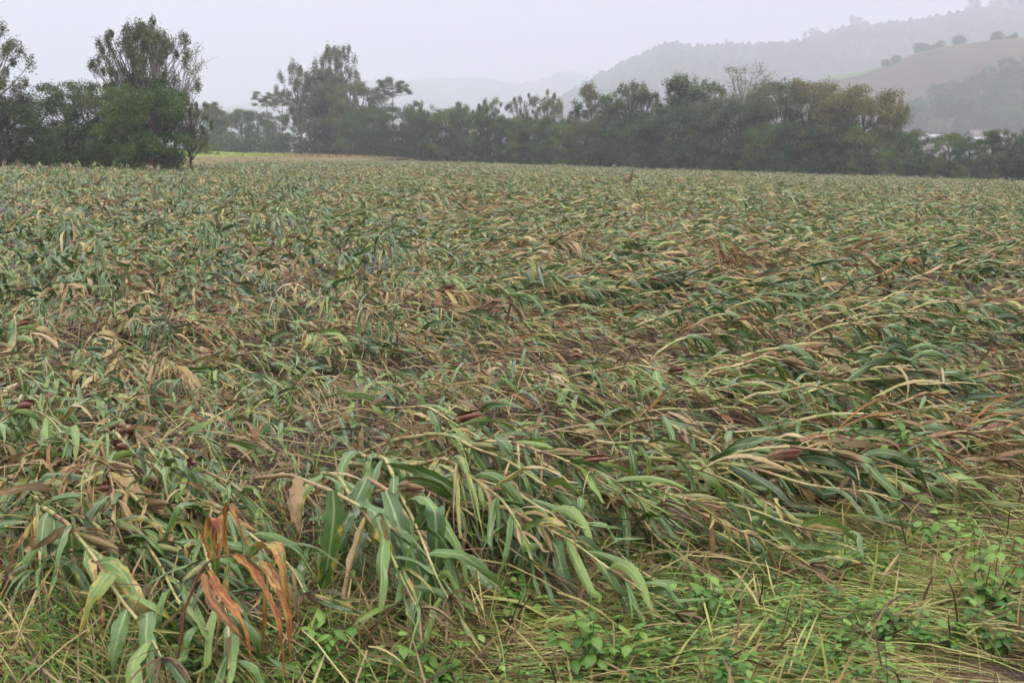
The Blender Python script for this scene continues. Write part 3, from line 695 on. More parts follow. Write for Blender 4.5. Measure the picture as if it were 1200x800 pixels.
# ------------------------------------------------------------------ farm buildings
M_WHITE = plain_mat('white_metal_roof', (.28, .30, .33), (.40, .42, .45), 1.0, .4)
M_GREYR = plain_mat('weathered_roof', (.16, .13, .13), (.24, .20, .19), 1.5)
M_WALL = plain_mat('plaster_wall', (.22, .20, .17), (.30, .27, .24), 1.0)
M_DARK = plain_mat('window_dark', (.03, .035, .04), (.05, .05, .06), 1.0, .2)
def boxv(x0, x1, y0, y1, z0, z1):
    V = [(x, y, z) for z in (z0, z1) for y in (y0, y1) for x in (x0, x1)]
    return V, [(0, 1, 5, 4), (2, 6, 7, 3), (0, 4, 6, 2), (1, 3, 7, 5), (4, 5, 7, 6), (0, 2, 3, 1)]
def house(px, ytop, Y, w, d, hw, rise, roofm, label, rot=0.0, nwin=3):
    top = atdepth(px, ytop, Y); h = top[2]; r = bpy.data.objects.new('farm_building', None); col.objects.link(r)
    r.location = (top[0], Y, h - hw - rise); r.rotation_euler = (0, 0, rot)
    z0 = -(h - hw - rise)
    g = Geo(); V, F = boxv(-w / 2, w / 2, -d / 2, d / 2, z0, hw); g.add(V, F)
    g.add([(-w / 2, -d / 2, hw), (-w / 2, d / 2, hw), (-w / 2, 0, hw + rise * .93)], None, [(0, 1, 2)]); g.add([(w / 2, -d / 2, hw), (w / 2, d / 2, hw), (w / 2, 0, hw + rise * .93)], None, [(0, 2, 1)])
    g.build('wall', M_WALL, r, False)
    g = Geo(); o = .5; th = .12
    for s in (-1, 1):
        A = [(-w / 2 - o, s * (d / 2 + o), hw - rise * .15), (w / 2 + o, s * (d / 2 + o), hw - rise * .15), (w / 2 + o, 0, hw + rise), (-w / 2 - o, 0, hw + rise)]
        B = [(x, y, z + th) for x, y, z in A]
        g.add(A + B, [(0, 1, 2, 3), (4, 7, 6, 5), (0, 4, 5, 1), (1, 5, 6, 2), (2, 6, 7, 3), (3, 7, 4, 0)])
    g.build('roof', roofm, r, False)
    for i in range(nwin):
        xw = -w / 2 + (i + .7) * w / (nwin + .4); g = Geo(); V, F = boxv(xw - .5, xw + .5, -d / 2 - .03, -d / 2 + .02, hw * .4, hw * .8); g.add(V, F); g.build('window', M_DARK, r, False)
    g = Geo(); V, F = boxv(w / 2 - 1.5, w / 2 - .6, -d / 2 - .04, -d / 2 + .02, 0, 2.1); g.add(V, F); g.build('door', M_DARK, r, False)
    tag(r, label, 'building'); return r
house(1095, 157.5, 430, 5.5, 5, 2.4, 1.0, M_WHITE, 'small shed with bright white roof seen in the gap of the tree line', .15)
house(1080, 161, 420, 4, 4, 2.0, .8, M_GREYR, 'low grey roofed shed left of and below the white roofed shed', -.1, 2)
house(1158, 154, 400, 14, 8, 2.8, 2.2, M_GREYR, 'long farmhouse with dark weathered roof behind the right trees', .2, 4)
house(1143, 161, 385, 3.2, 4, 2.0, .7, M_WHITE, 'small pale roofed hut left of the dark roofed farmhouse', .3, 2)
house(1174, 158, 380, 3.5, 4, 2.4, .8, M_WHITE, 'tiny white hut right of the dark roofed farmhouse', 0, 1)

# ------------------------------------------------------------------ corn
def corn(seed, L=2.1, dry=.4, warm=.3, hue=.4, nleaf=11, ear=1, tassel=True, arch=.32, leafL=.66, leafW=.068, hero=False, split=False, single_leaves=False):
    """one lodged maize plant lying along +X from its root at the origin; returns part meshes"""
    rg = np.random.default_rng(seed)
    ns = 25; t = np.linspace(0, 1, ns)
    x = t * L
    a = arch * rg.uniform(.8, 1.2)
    z = np.interp(t, [0, .06, .2, .45, .7, 1], [-.04, .06, a * .7, a, a * .75, a * rg.uniform(.15, .55)])
    y = .10 * np.sin(t * rg.uniform(2, 5) + rg.uniform(0, 6)) * t + .03 * rg.normal()
    z = z + .012 * np.sin(t * 19 + seed)
    C = np.stack([x, y, z], 1)
    node = (t * 12) % 1
    rad = np.interp(t, [0, .1, .6, 1], [.0115, .0105, .006, .003]) * (1.0 + .12 * (node < .09))
    P = {}
    g = Geo(); tt = np.array([[np.clip(dry + rg.normal(0, .1), 0, 1), hue, warm]])
    tubes(g, C[None], rad[None], 8, tt)
    # leaf sheaths wrapped round the stalk and brace roots at the base
    for k in range(nleaf):
        tk = .14 + .82 * k / nleaf; i0 = tk; i1 = min(.99, tk + .07)
        tq = np.linspace(i0, i1, 5); CC = np.stack([np.interp(tq, t, C[:, j]) for j in range(3)], 1)
        rr = np.interp(tq, t, rad) * np.array([1.1, 1.35, 1.4, 1.3, 1.7])
        tubes(g, CC[None], rr[None], 7, np.array([[np.clip(dry + rg.normal(0, .25), 0, 1), rg.random(), warm]]))
    for k in range(6):
        an = rg.uniform(0, 6.28); e = np.array([.05 + .05 * math.cos(an), .07 * math.sin(an), -.05])
        tubes(g, limb(np.array([.05, 0, .05]), e, 4, .01, .002, rg)[None], np.full((1, 4), .003), 4, np.array([[1, 0, 0.]]))
    P['stalk'] = g
    n = nleaf
    tk = np.linspace(.20, .985, n) + rg.normal(0, .01, n); tk = np.clip(tk, .15, .99)
    B = np.stack([np.interp(tk, t, C[:, j]) for j in range(3)], 1)
    side = np.where(np.arange(n) % 2 == 0, 1, -1) * rg.uniform(.05, .75, n)
    D = np.stack([rg.uniform(.4, 1.1, n), side, rg.uniform(-.4, .8, n)], 1)
    Ll = leafL * rg.uniform(.7, 1.15, n) * np.interp(tk, [.2, .5, .8, 1], [.8, 1.1, 1, .6])
    Lw = leafW * rg.uniform(.8, 1.15, n) * np.interp(tk, [.2, .5, .8, 1], [.8, 1.05, .95, .6])
    Wd = np.cross(D, np.array([0, 0, 1.0])) + rg.normal(0, .35, (n, 3))
    T = np.stack([np.clip(dry + rg.normal(0, .17, n) + np.interp(tk, [.2, .5, 1], [.14, -.03, -.06]), 0, 1),
                  np.clip(hue + rg.normal(0, .2, n), 0, 1), np.clip(warm + rg.normal(0, .12, n), 0, 1)], 1)
    Lw = Lw * (1 - .5 * np.clip(T[:, 0] - .35, 0, .6))
    wind = np.tile(np.array([1.7, 0, 0.0]), (n, 1)) + rg.normal(0, .5, (n, 3)) * [1, 1, .2]
    fl = lambda X, Y: np.zeros_like(X) + .0
    sgm = 14 if hero else 11
    cl = 5 if hero else 3
    args = dict(seg=sgm, cols=cl, fold=.3, twist=rg.normal(0, 1.8, n), floor=fl, ripple=.09, rg=rg, jit=.07, rag=.22, kink=.9)
    dr = np.where(rg.random(n) < .14, rg.uniform(.1, .6, n), rg.uniform(.8, 2.6, n)); folds = rg.uniform(.1, 1.0, n)
    leaves = []
    if single_leaves:
        for i in range(n):
            gg = Geo(); aa = dict(args); aa['twist'] = args['twist'][i:i + 1]; aa['fold'] = folds[i:i + 1]
            strips(gg, B[i:i + 1], D[i:i + 1], Wd[i:i + 1], Ll[i:i + 1], Lw[i:i + 1], droop=dr[i:i + 1], wind=wind[i:i + 1], tint=T[i:i + 1], **aa); leaves.append(gg)
        P['leaf'] = leaves
    else:
        g = Geo(); sh = rg.random(n) < .38; wsh = np.where(sh, Lw * .42, Lw); args['fold'] = folds; strips(g, B, D, Wd, Ll, wsh, droop=dr, wind=wind, tint=T, **args)
        for _ in range(2):
            j = np.nonzero(sh)[0]; a2 = dict(args); a2['fold'] = folds[j]; a2['twist'] = args['twist'][j] + rg.normal(0, .6, len(j))
            strips(g, B[j], D[j] + rg.normal(0, .12, (len(j), 3)), Wd[j], Ll[j] * rg.uniform(.6, 1, len(j)), wsh[j] * rg.uniform(.6, 1.1, len(j)), droop=dr[j] * rg.uniform(.7, 1.5, len(j)), wind=wind[j], tint=np.clip(T[j] + rg.normal(0, .08, (len(j), 3)), 0, 1), **a2)
        m = 9; tq = rg.uniform(.1, .95, m); Bq = np.stack([np.interp(tq, t, C[:, j]) for j in range(3)], 1)      # shredded dead strips hanging from the stalk
        Dq = np.stack([rg.uniform(.2, 1, m), rg.normal(0, .6, m), rg.normal(0, .4, m)], 1)
        strips(g, Bq, Dq, rg.normal(0, 1, (m, 3)), rg.uniform(.15, .5, m), rg.uniform(.008, .028, m), seg=7, cols=2, fold=0, droop=rg.uniform(.8, 2.5, m), twist=rg.normal(0, 2, m), floor=fl, jit=.12, kink=.8,
               tint=np.stack([np.clip(rg.normal(.85, .2, m), 0, 1), rg.random(m), rg.uniform(0, .6, m)], 1), rg=rg)
        P['foliage'] = g
    if ear:
        g = Geo(); te = rg.uniform(.48, .58); b0 = np.array([np.interp(te, t, C[:, j]) for j in range(3)])
        d0 = nrm(np.array([1, rg.choice([-1, 1]) * rg.uniform(.25, .6), rg.uniform(-.15, .35)])); sz = rg.uniform(.17, .23)
        s_ = np.linspace(0, 1, 12); cen = b0 + d0 * .02 + d0[None] * (s_ * sz * 1.15)[:, None]; cen[:, 2] -= .02 * s_ ** 2
        rr = np.interp(s_, [0, .08, .25, .5, .75, .92, 1], [.008, .012, .018, .020, .014, .007, .002])
        et = np.array([[np.clip(dry * .5 + rg.normal(.35, .25), 0, 1), rg.random(), rg.random()]])
        tubes(g, cen[None], rr[None], 12, et)
        m = 7; an = rg.uniform(0, 6.28, m)                        # loose husk leaves
        A1 = nrm(np.cross(d0, [0, 0, 1.])); A2 = np.cross(d0, A1)
        rad_ = A1[None] * np.cos(an)[:, None] + A2[None] * np.sin(an)[:, None]
        strips(g, b0 + d0 * .03 + rad_ * .022, nrm(d0[None] + rad_ * .12), np.cross(d0[None], rad_), sz * rg.uniform(.6, 1.1, m), .032, seg=6, cols=3, fold=-.5, droop=.25, prof='oval', tint=np.repeat(et, m, 0), rg=rg)
        m = 12; an = rg.uniform(0, 6.28, m); rad_ = A1[None] * np.cos(an)[:, None] + A2[None] * np.sin(an)[:, None]
        P['ear'] = g
        g2 = Geo(); strips(g2, np.repeat(cen[-1:], m, 0), d0[None] + rad_ * .4, np.cross(d0[None], rad_), .06, .004, seg=4, cols=2, fold=0, droop=3, prof='straw', tint=np.tile([[1., 0., 1.]], (m, 1)), rg=rg)
        P['silk'] = g2
    if tassel:
        g = Geo(); m = 11
        D = np.stack([np.ones(m), rg.normal(0, .45, m), rg.normal(.2, .35, m)], 1)
        strips(g, np.repeat(C[-1:], m, 0), D, np.cross(D, rg.normal(0, 1, (m, 3))), rg.uniform(.14, .26, m), .011, seg=6, cols=2, fold=0, droop=1.3, prof='straw', floor=fl,
               tint=np.stack([rg.random(m), rg.uniform(.1, .5, m), rg.random(m)], 1), rg=rg)
        P['tassel'] = g
    mats = dict(stalk=M_STALK, foliage=M_LEAF, leaf=M_LEAF, ear=M_EAR, silk=M_STRAW, tassel=M_STRAW)
    out = {}
    for k, v in P.items(): out[k] = [w.mesh(k, mats[k]) for w in v] if isinstance(v, list) else v.mesh(k, mats[k])
    return out
def corn_obj(P, loc, ang, scale=1.0, tilt=(0, 0), label=None, group=None, name='corn_plant'):
    r = bpy.data.objects.new(name, None); col.objects.link(r); r.empty_display_size = .1
    r.location = loc; r.rotation_euler = (tilt[0], tilt[1], ang); r.scale = (scale, scale, scale) if not isinstance(scale, tuple) else scale
    e = None
    for k, me in P.items():
        if k == 'silk': continue
        for m in (me if isinstance(me, list) else [me]):
            c = link(k, m, r)
            if k == 'ear': e = c
    if e and 'silk' in P: link('silk', P['silk'], e)
    tag(r, label, 'corn plant', group); return r

LOOKS = [ # name, dry, warm, hue
 ('green', .22, .25, .45), ('green', .30, .35, .35), ('green', .26, .2, .68), ('green', .32, .45, .55), ('green', .18, .2, .22), ('green', .30, .3, .6),
 ('pale', .40, .25, .88), ('pale', .36, .35, .95), ('pale', .44, .2, .8),
 ('tan', .82, .15, .5), ('tan', .92, .35, .5), ('tan', .74, .3, .5), ('tan', .95, .1, .5),
 ('brown', 1.0, .5, .5), ('brown', .78, .45, .4)]
PRO = []
for i, (nm, d, w, h) in enumerate(LOOKS):
    PRO.append((nm, corn(200 + i, L=1.7 + .5 * ((i * 7) % 5) / 4, dry=d, warm=w, hue=h, nleaf=13 + (i * 3) % 4, ear=(i % 4 != 1), tassel=(i % 4 != 2), arch=.17 + .16 * ((i * 5) % 4) / 3)))

# near limit of the corn roots, from the photograph's field edge
edge_px = [(-500, 640), (-200, 645), (100, 640), (300, 645), (450, 640), (700, 600), (900, 565), (1250, 540), (1700, 510)]
EDGE = np.array([ground(x, y) for x, y in edge_px])
def near_limit(X): return np.interp(X, EDGE[:, 0], EDGE[:, 1])
def lay_angle(X, Y):                          # which way the storm laid the stalks
    azm = X / np.maximum(Y, 1)
    far = np.clip((Y - 8) / 14, 0, 1)
    k = np.clip((azm + .06 + .16 * far) / .2, 0, 1); k = k * k * (3 - 2 * k)
    a = -58 + 52 * k
    return np.radians(a + 60 * (fbm(X * .16, Y * .16, 31, 2) - .5))
def gap(X, Y):                                # thin spots where mud shows
    g_ = fbm(X * .33, Y * .33, 44, 3)
    d = 1 - np.clip((.47 - g_) / .09, 0, .72) * np.clip((30 - Y) / 12, .35, 1)
    for x, y, r in ((205, 485, .7), (300, 540, .6), (425, 420, .7), (620, 530, .5), (110, 490, .4), (340, 470, .5)):
        p = ground(x, y); d = np.where(np.hypot((X - p[0]), (Y - p[1]) * .6) < r, .12, d)
    return d
def far_edge(X, Y):                           # inside the far boundary of the corn
    x = 600 + FPX * X / np.maximum(Y, 1e-3)
    lim = np.interp(x, [-600, 0, 190, 214, 300, 480, 600, 700, 800, 900, 1000, 1100, 1240, 1700], [84, 84, 86, 104, 150, 225, 222, 206, 192, 183, 174, 166, 157, 140])
    return Y < lim
def scatter(y0, y1, dens, seed, half=.56):
    rg = np.random.default_rng(seed)
    w = half * y1 + 3; n = int(dens * 2 * w * (y1 - y0))
    X = rg.uniform(-w, w, n); Yp = rg.uniform(y0, y1, n)
    k = (np.abs(X) < half * Yp + 2.5) & (Yp > near_limit(X)) & far_edge(X, Yp) & (rg.random(n) < gap(X, Yp))
    return X[k], Yp[k]
X, Yp = scatter(3, 26, 6.4, 71)
azok = np.abs(X / Yp) < .47
order = np.argsort(np.where(azok, np.hypot(X, Yp), 1e6))
NIND = 272
ind = order[:NIND]; rest = order[NIND:]
prg = np.random.default_rng(17)
LBL = {'green': 'green corn plant blown flat ', 'pale': 'yellow green corn plant blown flat ', 'tan': 'withered tan corn plant blown flat ', 'brown': 'browned corn plant blown flat '}
for i in ind:
    x, y = X[i], Yp[i]; u = prg.random()
    reg = fbm(x * .35, y * .35, 77, 2) + prg.normal(0, .10)
    nm = 'tan' if u < .10 + .6 * (reg - .5) else ('brown' if u < .16 + .8 * (reg - .5) else ('pale' if u < .32 + .5 * (reg - .5) else 'green'))
    c = [P for (q, P) in PRO if q == nm]; P = c[prg.integers(len(c))]
    nr = math.hypot(x, y) < 10.5
    if x / y < -.13: where = 'left of the mud gaps in the field' if nr else 'behind the left mud gaps'
    elif x / y < .12: where = 'among drooping stalks in the near middle' if nr else 'farther back in the middle of the field'
    else: where = 'in the combed ridge above the straw' if nr else 'farther back right of the middle'
    s = prg.uniform(.78, 1.02)
    corn_obj(P, (x, y, float(gz(x, y))), float(lay_angle(np.array(x), np.array(y))) + prg.normal(0, .17), (s, s * prg.choice([-1, 1]), s * prg.uniform(.8, 1.2)), (prg.normal(0, .08), prg.normal(-.02, .05)),
             LBL[nm] + where, 'corn plants ' + where + ', ' + nm)

def corn_mass(geo_leaf, geo_stalk, X, Y, rg, nleaf, seg, cols, lw, ll, sides=4, geo_ear=None, arch=.26, stalk_seg=7, Lp=1.8, stand=.03):
    """many lodged plants in one go (world space)"""
    n = len(X); ang = lay_angle(X, Y) + rg.normal(0, .2, n); Z = gz(X, Y)
    L = Lp * rg.uniform(.8, 1.15, n); ar = arch * rg.uniform(.6, 1.5, n)
    up = rg.random(n) < stand; ar = np.where(up, rg.uniform(.5, .95, n), ar); L = np.where(up, L * .6, L)
    ca, sa = np.cos(ang), np.sin(ang)
    t = np.linspace(0, 1, stalk_seg)
    zz = np.interp(t, [0, .08, .3, .55, .8, 1], [-.03, .12, .8, 1, .75, .3])
    C = np.zeros((n, stalk_seg, 3)); bend = rg.normal(0, .12, n)
    for k in range(stalk_seg):
        s = t[k] * L; lat = bend * math.sin(t[k] * 3) 
        C[:, k, 0] = X + s * ca - lat * sa; C[:, k, 1] = Y + s * sa + lat * ca
        C[:, k, 2] = Z * (1 - t[k]) + gz(C[:, k, 0], C[:, k, 1]) * t[k] + zz[k] * ar
    reg = fbm(X * .3, Y * .3, 77, 2) * .6 + .4 * fbm(X * .07, Y * .045, 79, 2) + rg.normal(0, .08, n)
    u = rg.random(n)
    dry = np.where(u < .08 + 1.3 * (reg - .5), rg.uniform(.7, 1.0, n), rg.uniform(.1, .46, n))
    hue = np.where(rg.random(n) < .13, rg.uniform(.8, 1, n), rg.uniform(.0, .6, n)); warm = np.where(rg.random(n) < .2, rg.uniform(.4, .6, n), rg.uniform(.05, .4, n))
    if geo_ear is not None:
        k = np.nonzero(rg.random(n) < .5)[0]; m = len(k); b0 = C[k, stalk_seg // 2] + np.array([0, 0, .03]); an = ang[k] + rg.choice([-1, 1], m) * rg.uniform(.2, .9, m)
        d0 = np.stack([np.cos(an), np.sin(an), rg.uniform(-.3, .5, m)], 1); sz = rg.uniform(.17, .24, m); q = np.linspace(0, 1, 7)
        CC = b0[:, None] + d0[:, None] * (q[None, :, None] * sz[:, None, None]); rr = np.interp(q, [0, .1, .35, .6, .85, 1], [.008, .015, .020, .018, .009, .003])[None].repeat(m, 0)
        tubes(geo_ear, CC, rr, 6, np.stack([rg.uniform(.3, 1.1, m), rg.random(m), rg.random(m)], 1), rg.random(m))
    r0 = .010 * (lw / .075)
    tubes(geo_stalk, C, np.interp(t, [0, 1], [r0, r0 * .4])[None].repeat(n, 0), sides, np.stack([dry, hue, warm], 1), rg.random(n))
    for k in range(nleaf):
        tk = .2 + .78 * (k + .5) / nleaf
        i = tk * (stalk_seg - 1); i0 = int(i); f = i - i0
        B = C[:, i0] * (1 - f) + C[:, min(i0 + 1, stalk_seg - 1)] * f
        sd = (1 if k % 2 else -1) * rg.uniform(.05, .85, n); fw = rg.uniform(.4, 1.1, n); upd = rg.uniform(-.4, .9, n)
        D = np.stack([ca * fw - sa * sd, sa * fw + ca * sd, upd], 1)
        Wd = np.cross(D, np.array([0, 0, 1.])) + rg.normal(0, .45, (n, 3))
        T = np.stack([np.clip(dry + rg.normal(0, .2, n) + .15 * (tk < .45), 0, 1), np.clip(hue + rg.normal(0, .18, n), 0, 1), np.clip(warm + rg.normal(0, .1, n), 0, 1)], 1)
        wind = np.stack([ca * 1.7, sa * 1.7, np.zeros(n)], 1) + rg.normal(0, .5, (n, 3)) * [1, 1, .2]
        strips(geo_leaf, B, D, Wd, ll * rg.uniform(.6, 1.2, n), lw * rg.uniform(.75, 1.2, n), seg=seg, cols=cols, fold=rg.uniform(.1, 1.0, n), rag=.25, kink=.9, jit=.07, droop=np.where(rg.random(n) < .35, rg.uniform(.05, .6, n), rg.uniform(1, 3.5, n)), wind=wind, twist=rg.normal(0, 1.9, n), floor=gz, tint=T, rg=rg)
GLf, GSt, GEr = Geo(), Geo(), Geo()
mrg = np.random.default_rng(3)
corn_mass(GLf, GSt, X[rest], Yp[rest], mrg, 15, 6, 3, .064, .54, geo_ear=GEr)
X2, Y2 = scatter(26, 55, 4.2, 72, .54); corn_mass(GLf, GSt, X2, Y2, mrg, 13, 4, 2, .068, .47, 3, GEr, .26, 5)
X3, Y3 = scatter(55, 110, 3.4, 73, .52); corn_mass(GLf, GSt, X3, Y3, mrg, 9, 3, 2, .078, .42, 3, None, .32, 4, stand=.06)
X4, Y4 = scatter(110, 235, 2.1, 74, .52); corn_mass(GLf, GSt, X4, Y4, mrg, 7, 2, 2, .11, .40, 3, None, .38, 3, stand=.06)
o = GLf.build('flattened_corn', M_LEAF); tag(o, 'flattened corn crop covering the field from the mid distance to the tree line', 'corn crop', kind='stuff')
o2 = GSt.build('stalk', M_STALK, o); o3 = GEr.build('ear', M_EAR, o)

# ------------------------------------------------------------------ placed plants of the foreground
def px_plant(base, tip, z0=.05, z1=.25, label='', seed=1, **kw):
    a = ground(*base, z0); b2 = ground(*tip, z1); d = b2 - a; L = float(np.hypot(d[0], d[1])); P = corn(seed, L=min(L, 3.0), hero=True, **kw)
    return corn_obj(P, (a[0], a[1], float(gz(a[0], a[1]))), math.atan2(d[1], d[0]), 1.0, (0, 0), label, 'corn plants picked out in the foreground')
px_plant((22, 545), (150, 775), .35, .2, 'green corn plant with a plump husked ear, stalk slanting down to the lower left corner', 901, dry=.33, warm=.45, hue=.7, nleaf=15, arch=.34, leafL=.6, leafW=.078, single_leaves=True)
px_plant((110, 520), (240, 700), .3, .2, 'yellowish stalked corn plant between the lower left one and the orange plant', 902, dry=.33, warm=.35, hue=.7, nleaf=13, arch=.32, leafL=.56, leafW=.06)
px_plant((180, 545), (262, 655), .3, .25, 'corn plant with brownish sheaths pointing at the orange leaved plant', 903, dry=.35, warm=.4, hue=.5, nleaf=7, arch=.3, leafL=.5)
px_plant((395, 492), (560, 690), .42, .25, 'bright green corn plant with long drooping leaves, centre of the foreground', 904, dry=.2, warm=.5, hue=.68, nleaf=18, arch=.4, leafL=.66, leafW=.066, single_leaves=True)
px_plant((330, 520), (480, 720), .36, .2, 'corn plant left of the bright green central one, leaves striped with brown', 905, dry=.33, warm=.4, hue=.68, nleaf=14, arch=.32, leafL=.6, leafW=.062)
px_plant((700, 490), (900, 560), .3, .3, 'corn plant with pinkish dead leaf bases above the straw patch', 906, dry=.45, warm=.6, hue=.6, nleaf=12, arch=.32, leafL=.55, leafW=.05)
px_plant((640, 545), (820, 640), .3, .15, 'light green corn plant with leaves lying on the straw near the centre right', 907, dry=.3, warm=.3, hue=.75, nleaf=12, arch=.24, leafL=.5, leafW=.05)
px_plant((930, 500), (1110, 508), .3, .35, 'corn plant with one yellow leaf above the young weed at the right', 908, dry=.42, warm=.1, hue=.8, nleaf=9, arch=.26, leafL=.45, leafW=.05)
px_plant((785, 438), (1010, 432), .35, .35, 'corn plant with long pale stalk lying level across the combed ridge', 909, dry=.5, warm=.3, hue=.7, nleaf=11, arch=.38, leafL=.55, leafW=.055)
px_plant((1000, 470), (1190, 462), .3, .35, 'corn plant with reddish brown stalk at the right picture edge', 910, dry=.7, warm=.5, hue=.6, nleaf=10, arch=.32, leafL=.5, leafW=.05)
px_plant((240, 470), (330, 545), .2, .15, 'pale stalked corn plant reaching over the wet mud gap', 911, dry=.7, warm=.2, hue=.7, nleaf=6, arch=.2)
px_plant((300, 562), (400, 600), .2, .2, 'short corn plant with husked ear behind the orange leaved plant', 912, dry=.5, warm=.4, hue=.5, nleaf=5, arch=.24)
# orange leaved plant: a dark curved stem with broad orange leaves that arch over and hang
p0 = ground(216, 805, .0); rt = bpy.data.objects.new('dying_corn_plant', None); col.objects.link(rt)
Yd = p0[1]; z0 = float(gz(p0[0], Yd)); rt.location = (p0[0], Yd, z0); org = np.array([p0[0], Yd, z0])
stem_px = [(206, 812), (210, 760), (216, 715), (236, 664), (252, 653), (272, 650), (296, 651)]
Cst = np.array([atdepth(x, y, Yd + .02 * i) for i, (x, y) in enumerate(stem_px)]) - org
ti = np.linspace(0, 1, 16); Cs = np.stack([np.interp(ti, np.linspace(0, 1, 7), Cst[:, j]) for j in range(3)], 1)
g = Geo(); tubes(g, Cs[None], np.linspace(.0065, .004, 16)[None], 8, np.array([[1.9, .5, 1.]])); g.build('stalk', M_STALK, rt)
def leaf_path(geo, pts, width, tint, dy=0.0, seg=16, cols=5, tw=0.0, seed=0):
    P = np.array([atdepth(p[0], p[1], Yd + dy + (p[2] if len(p) > 2 else 0)) for p in pts]) - org
    s = np.linspace(0, 1, len(P)); t = np.linspace(0, 1, seg + 1)
    C = np.stack([np.interp(t, s, P[:, j]) for j in range(3)], 1)
    for _ in range(2): C[1:-1] = (C[:-2] + 2 * C[1:-1] + C[2:]) / 4
    D = nrm(np.gradient(C, axis=0)); pw = np.interp(t, *PROF['leaf'])
    Wd = np.tile(np.array([1., .25, 0.]), (seg + 1, 1)); Wd = nrm(Wd - (Wd * D).sum(1, keepdims=True) * D); Nn = np.cross(D, Wd)
    a = tw * t + .3 * np.sin(t * 7 + seed); Wd, Nn = Wd * np.cos(a)[:, None] + Nn * np.sin(a)[:, None], Nn * np.cos(a)[:, None] - Wd * np.sin(a)[:, None]
    V = np.zeros((seg + 1, cols, 3)); S = np.zeros((seg + 1, cols, 3))
    for j, u in enumerate(np.linspace(-1, 1, cols)):
        V[:, j] = C + Wd * (width / 2 * pw * u * (1 + (.16 * np.sin(t * 31 + seed * 2 + u) + .1 * np.sin(t * 57 + seed)) * (abs(u) > .9)))[:, None] + Nn * (width / 2 * pw * abs(u) * .35 + .003 * np.sin(t * 20 + u * 5 + seed))[:, None]
        S[:, j] = np.stack([np.full(seg + 1, (u + 1) / 2), t, np.full(seg + 1, (seed * .37) % 1)], 1)
    geo.add(V.reshape(-1, 3), grid_faces(1, seg + 1, cols), None, S.reshape(-1, 3), np.tile([tint], ((seg + 1) * cols, 1)))
OR = [([(268, 652), (262, 625), (263, 600, -.02), (268, 590, -.05), (279, 612, -.1), (290, 642, -.12)], .030, (.74, .5, .95), 0),
      ([(250, 655), (247, 635), (249, 610), (256, 605, -.03), (261, 630, -.06), (256, 658, -.08)], .075, (.66, .5, .98), 0),
      ([(275, 650), (292, 665, -.05), (312, 695, -.1), (328, 730, -.14), (333, 792, -.16)], .05, (.84, .5, .98), 0),
      ([(292, 652), (303, 640), (318, 636, -.03), (330, 648, -.06), (334, 680, -.1), (340, 715, -.12), (346, 748, -.12)], .062, (.56, .5, .92), 0),
      ([(296, 652), (312, 664, -.05), (328, 690, -.1), (338, 720, -.14), (341, 776, -.16)], .045, (.66, .5, .9), 0),
      ([(245, 668), (255, 690, -.08), (272, 712, -.14), (286, 735, -.2), (297, 784, -.22)], .055, (.86, .5, .97), 0),
      ([(238, 672), (246, 700, -.12), (262, 722, -.2), (280, 740, -.24), (292, 760, -.26)], .05, (.95, .5, .75), 0),
      ([(285, 650), (308, 672, .03), (310, 705), (308, 775)], .034, (.62, .5, .9), 0),
      ([(300, 652), (322, 668, .05), (345, 700, .06), (352, 735, .06)], .03, (1.0, .5, .2), 0),
      ([(268, 658), (262, 700, -.05), (255, 740, -.08), (252, 775, -.1)], .03, (.58, .5, .7), 0),
      ([(262, 610, .02), (264, 595), (270, 590), (280, 600), (296, 622, -.05)], .022, (.5, .5, 1.0), 0)]
for i, (pts, w, tn, _) in enumerate(OR):
    g = Geo(); leaf_path(g, pts, w * .74, tn, tw=1.3 * math.sin(i * 2.3), seed=i, seg=24); g.build('leaf', M_LEAF, rt)
tag(rt, 'dying corn plant with drooping bright orange leaves on a dark bent stem', 'corn plant')
# single hanging leaf plant right of it
def solo(px0, lst, label):
    global Yd, org
    p = ground(*px0, 0.0); Yd = p[1]; org = np.array([p[0], Yd, float(gz(p[0], Yd))]); r = bpy.data.objects.new('corn_plant', None); col.objects.link(r); r.location = tuple(org)
    st = lst[0]; C = np.array([atdepth(x, y, Yd + d) for x, y, d in st]) - org; t = np.linspace(0, 1, 20); C = np.stack([np.interp(t, np.linspace(0, 1, len(C)), C[:, j]) for j in range(3)], 1)
    g = Geo(); tubes(g, C[None], np.linspace(.012, .007, 20)[None], 8, np.array([[.5, .8, .3]])); g.build('stalk', M_STALK, r)
    for i, (pts, w, tn) in enumerate(lst[1:]):
        g = Geo(); leaf_path(g, pts, w, tn, tw=.3 * math.sin(i * 3.1), seed=i + 20, seg=18); g.build('leaf', M_LEAF, r)
    tag(r, label, 'corn plant', 'corn plants picked out in the foreground')
solo((380, 700), [[(300, 560, .9), (340, 556, .6), (388, 575, .1), (420, 592, 0), (470, 625, -.1)],
     ([(390, 574, 0), (392, 600, -.02), (388, 630, -.04), (384, 660, -.05), (378, 690, -.05), (372, 718, -.05)], .09, (.40, .45, .5)),
     ([(420, 592, 0), (440, 600, -.1), (452, 640, -.15), (450, 690, -.15)], .08, (.42, .5, .5)),
     ([(350, 560, .4), (345, 590, .3), (352, 625, .25)], .07, (.9, .5, .3)),
     ([(455, 615, 0), (480, 640, -.1), (500, 690, -.15), (505, 725, -.15)], .085, (.15, .4, .2))],
     'corn plant with one long striped green and tan leaf hanging straight down')
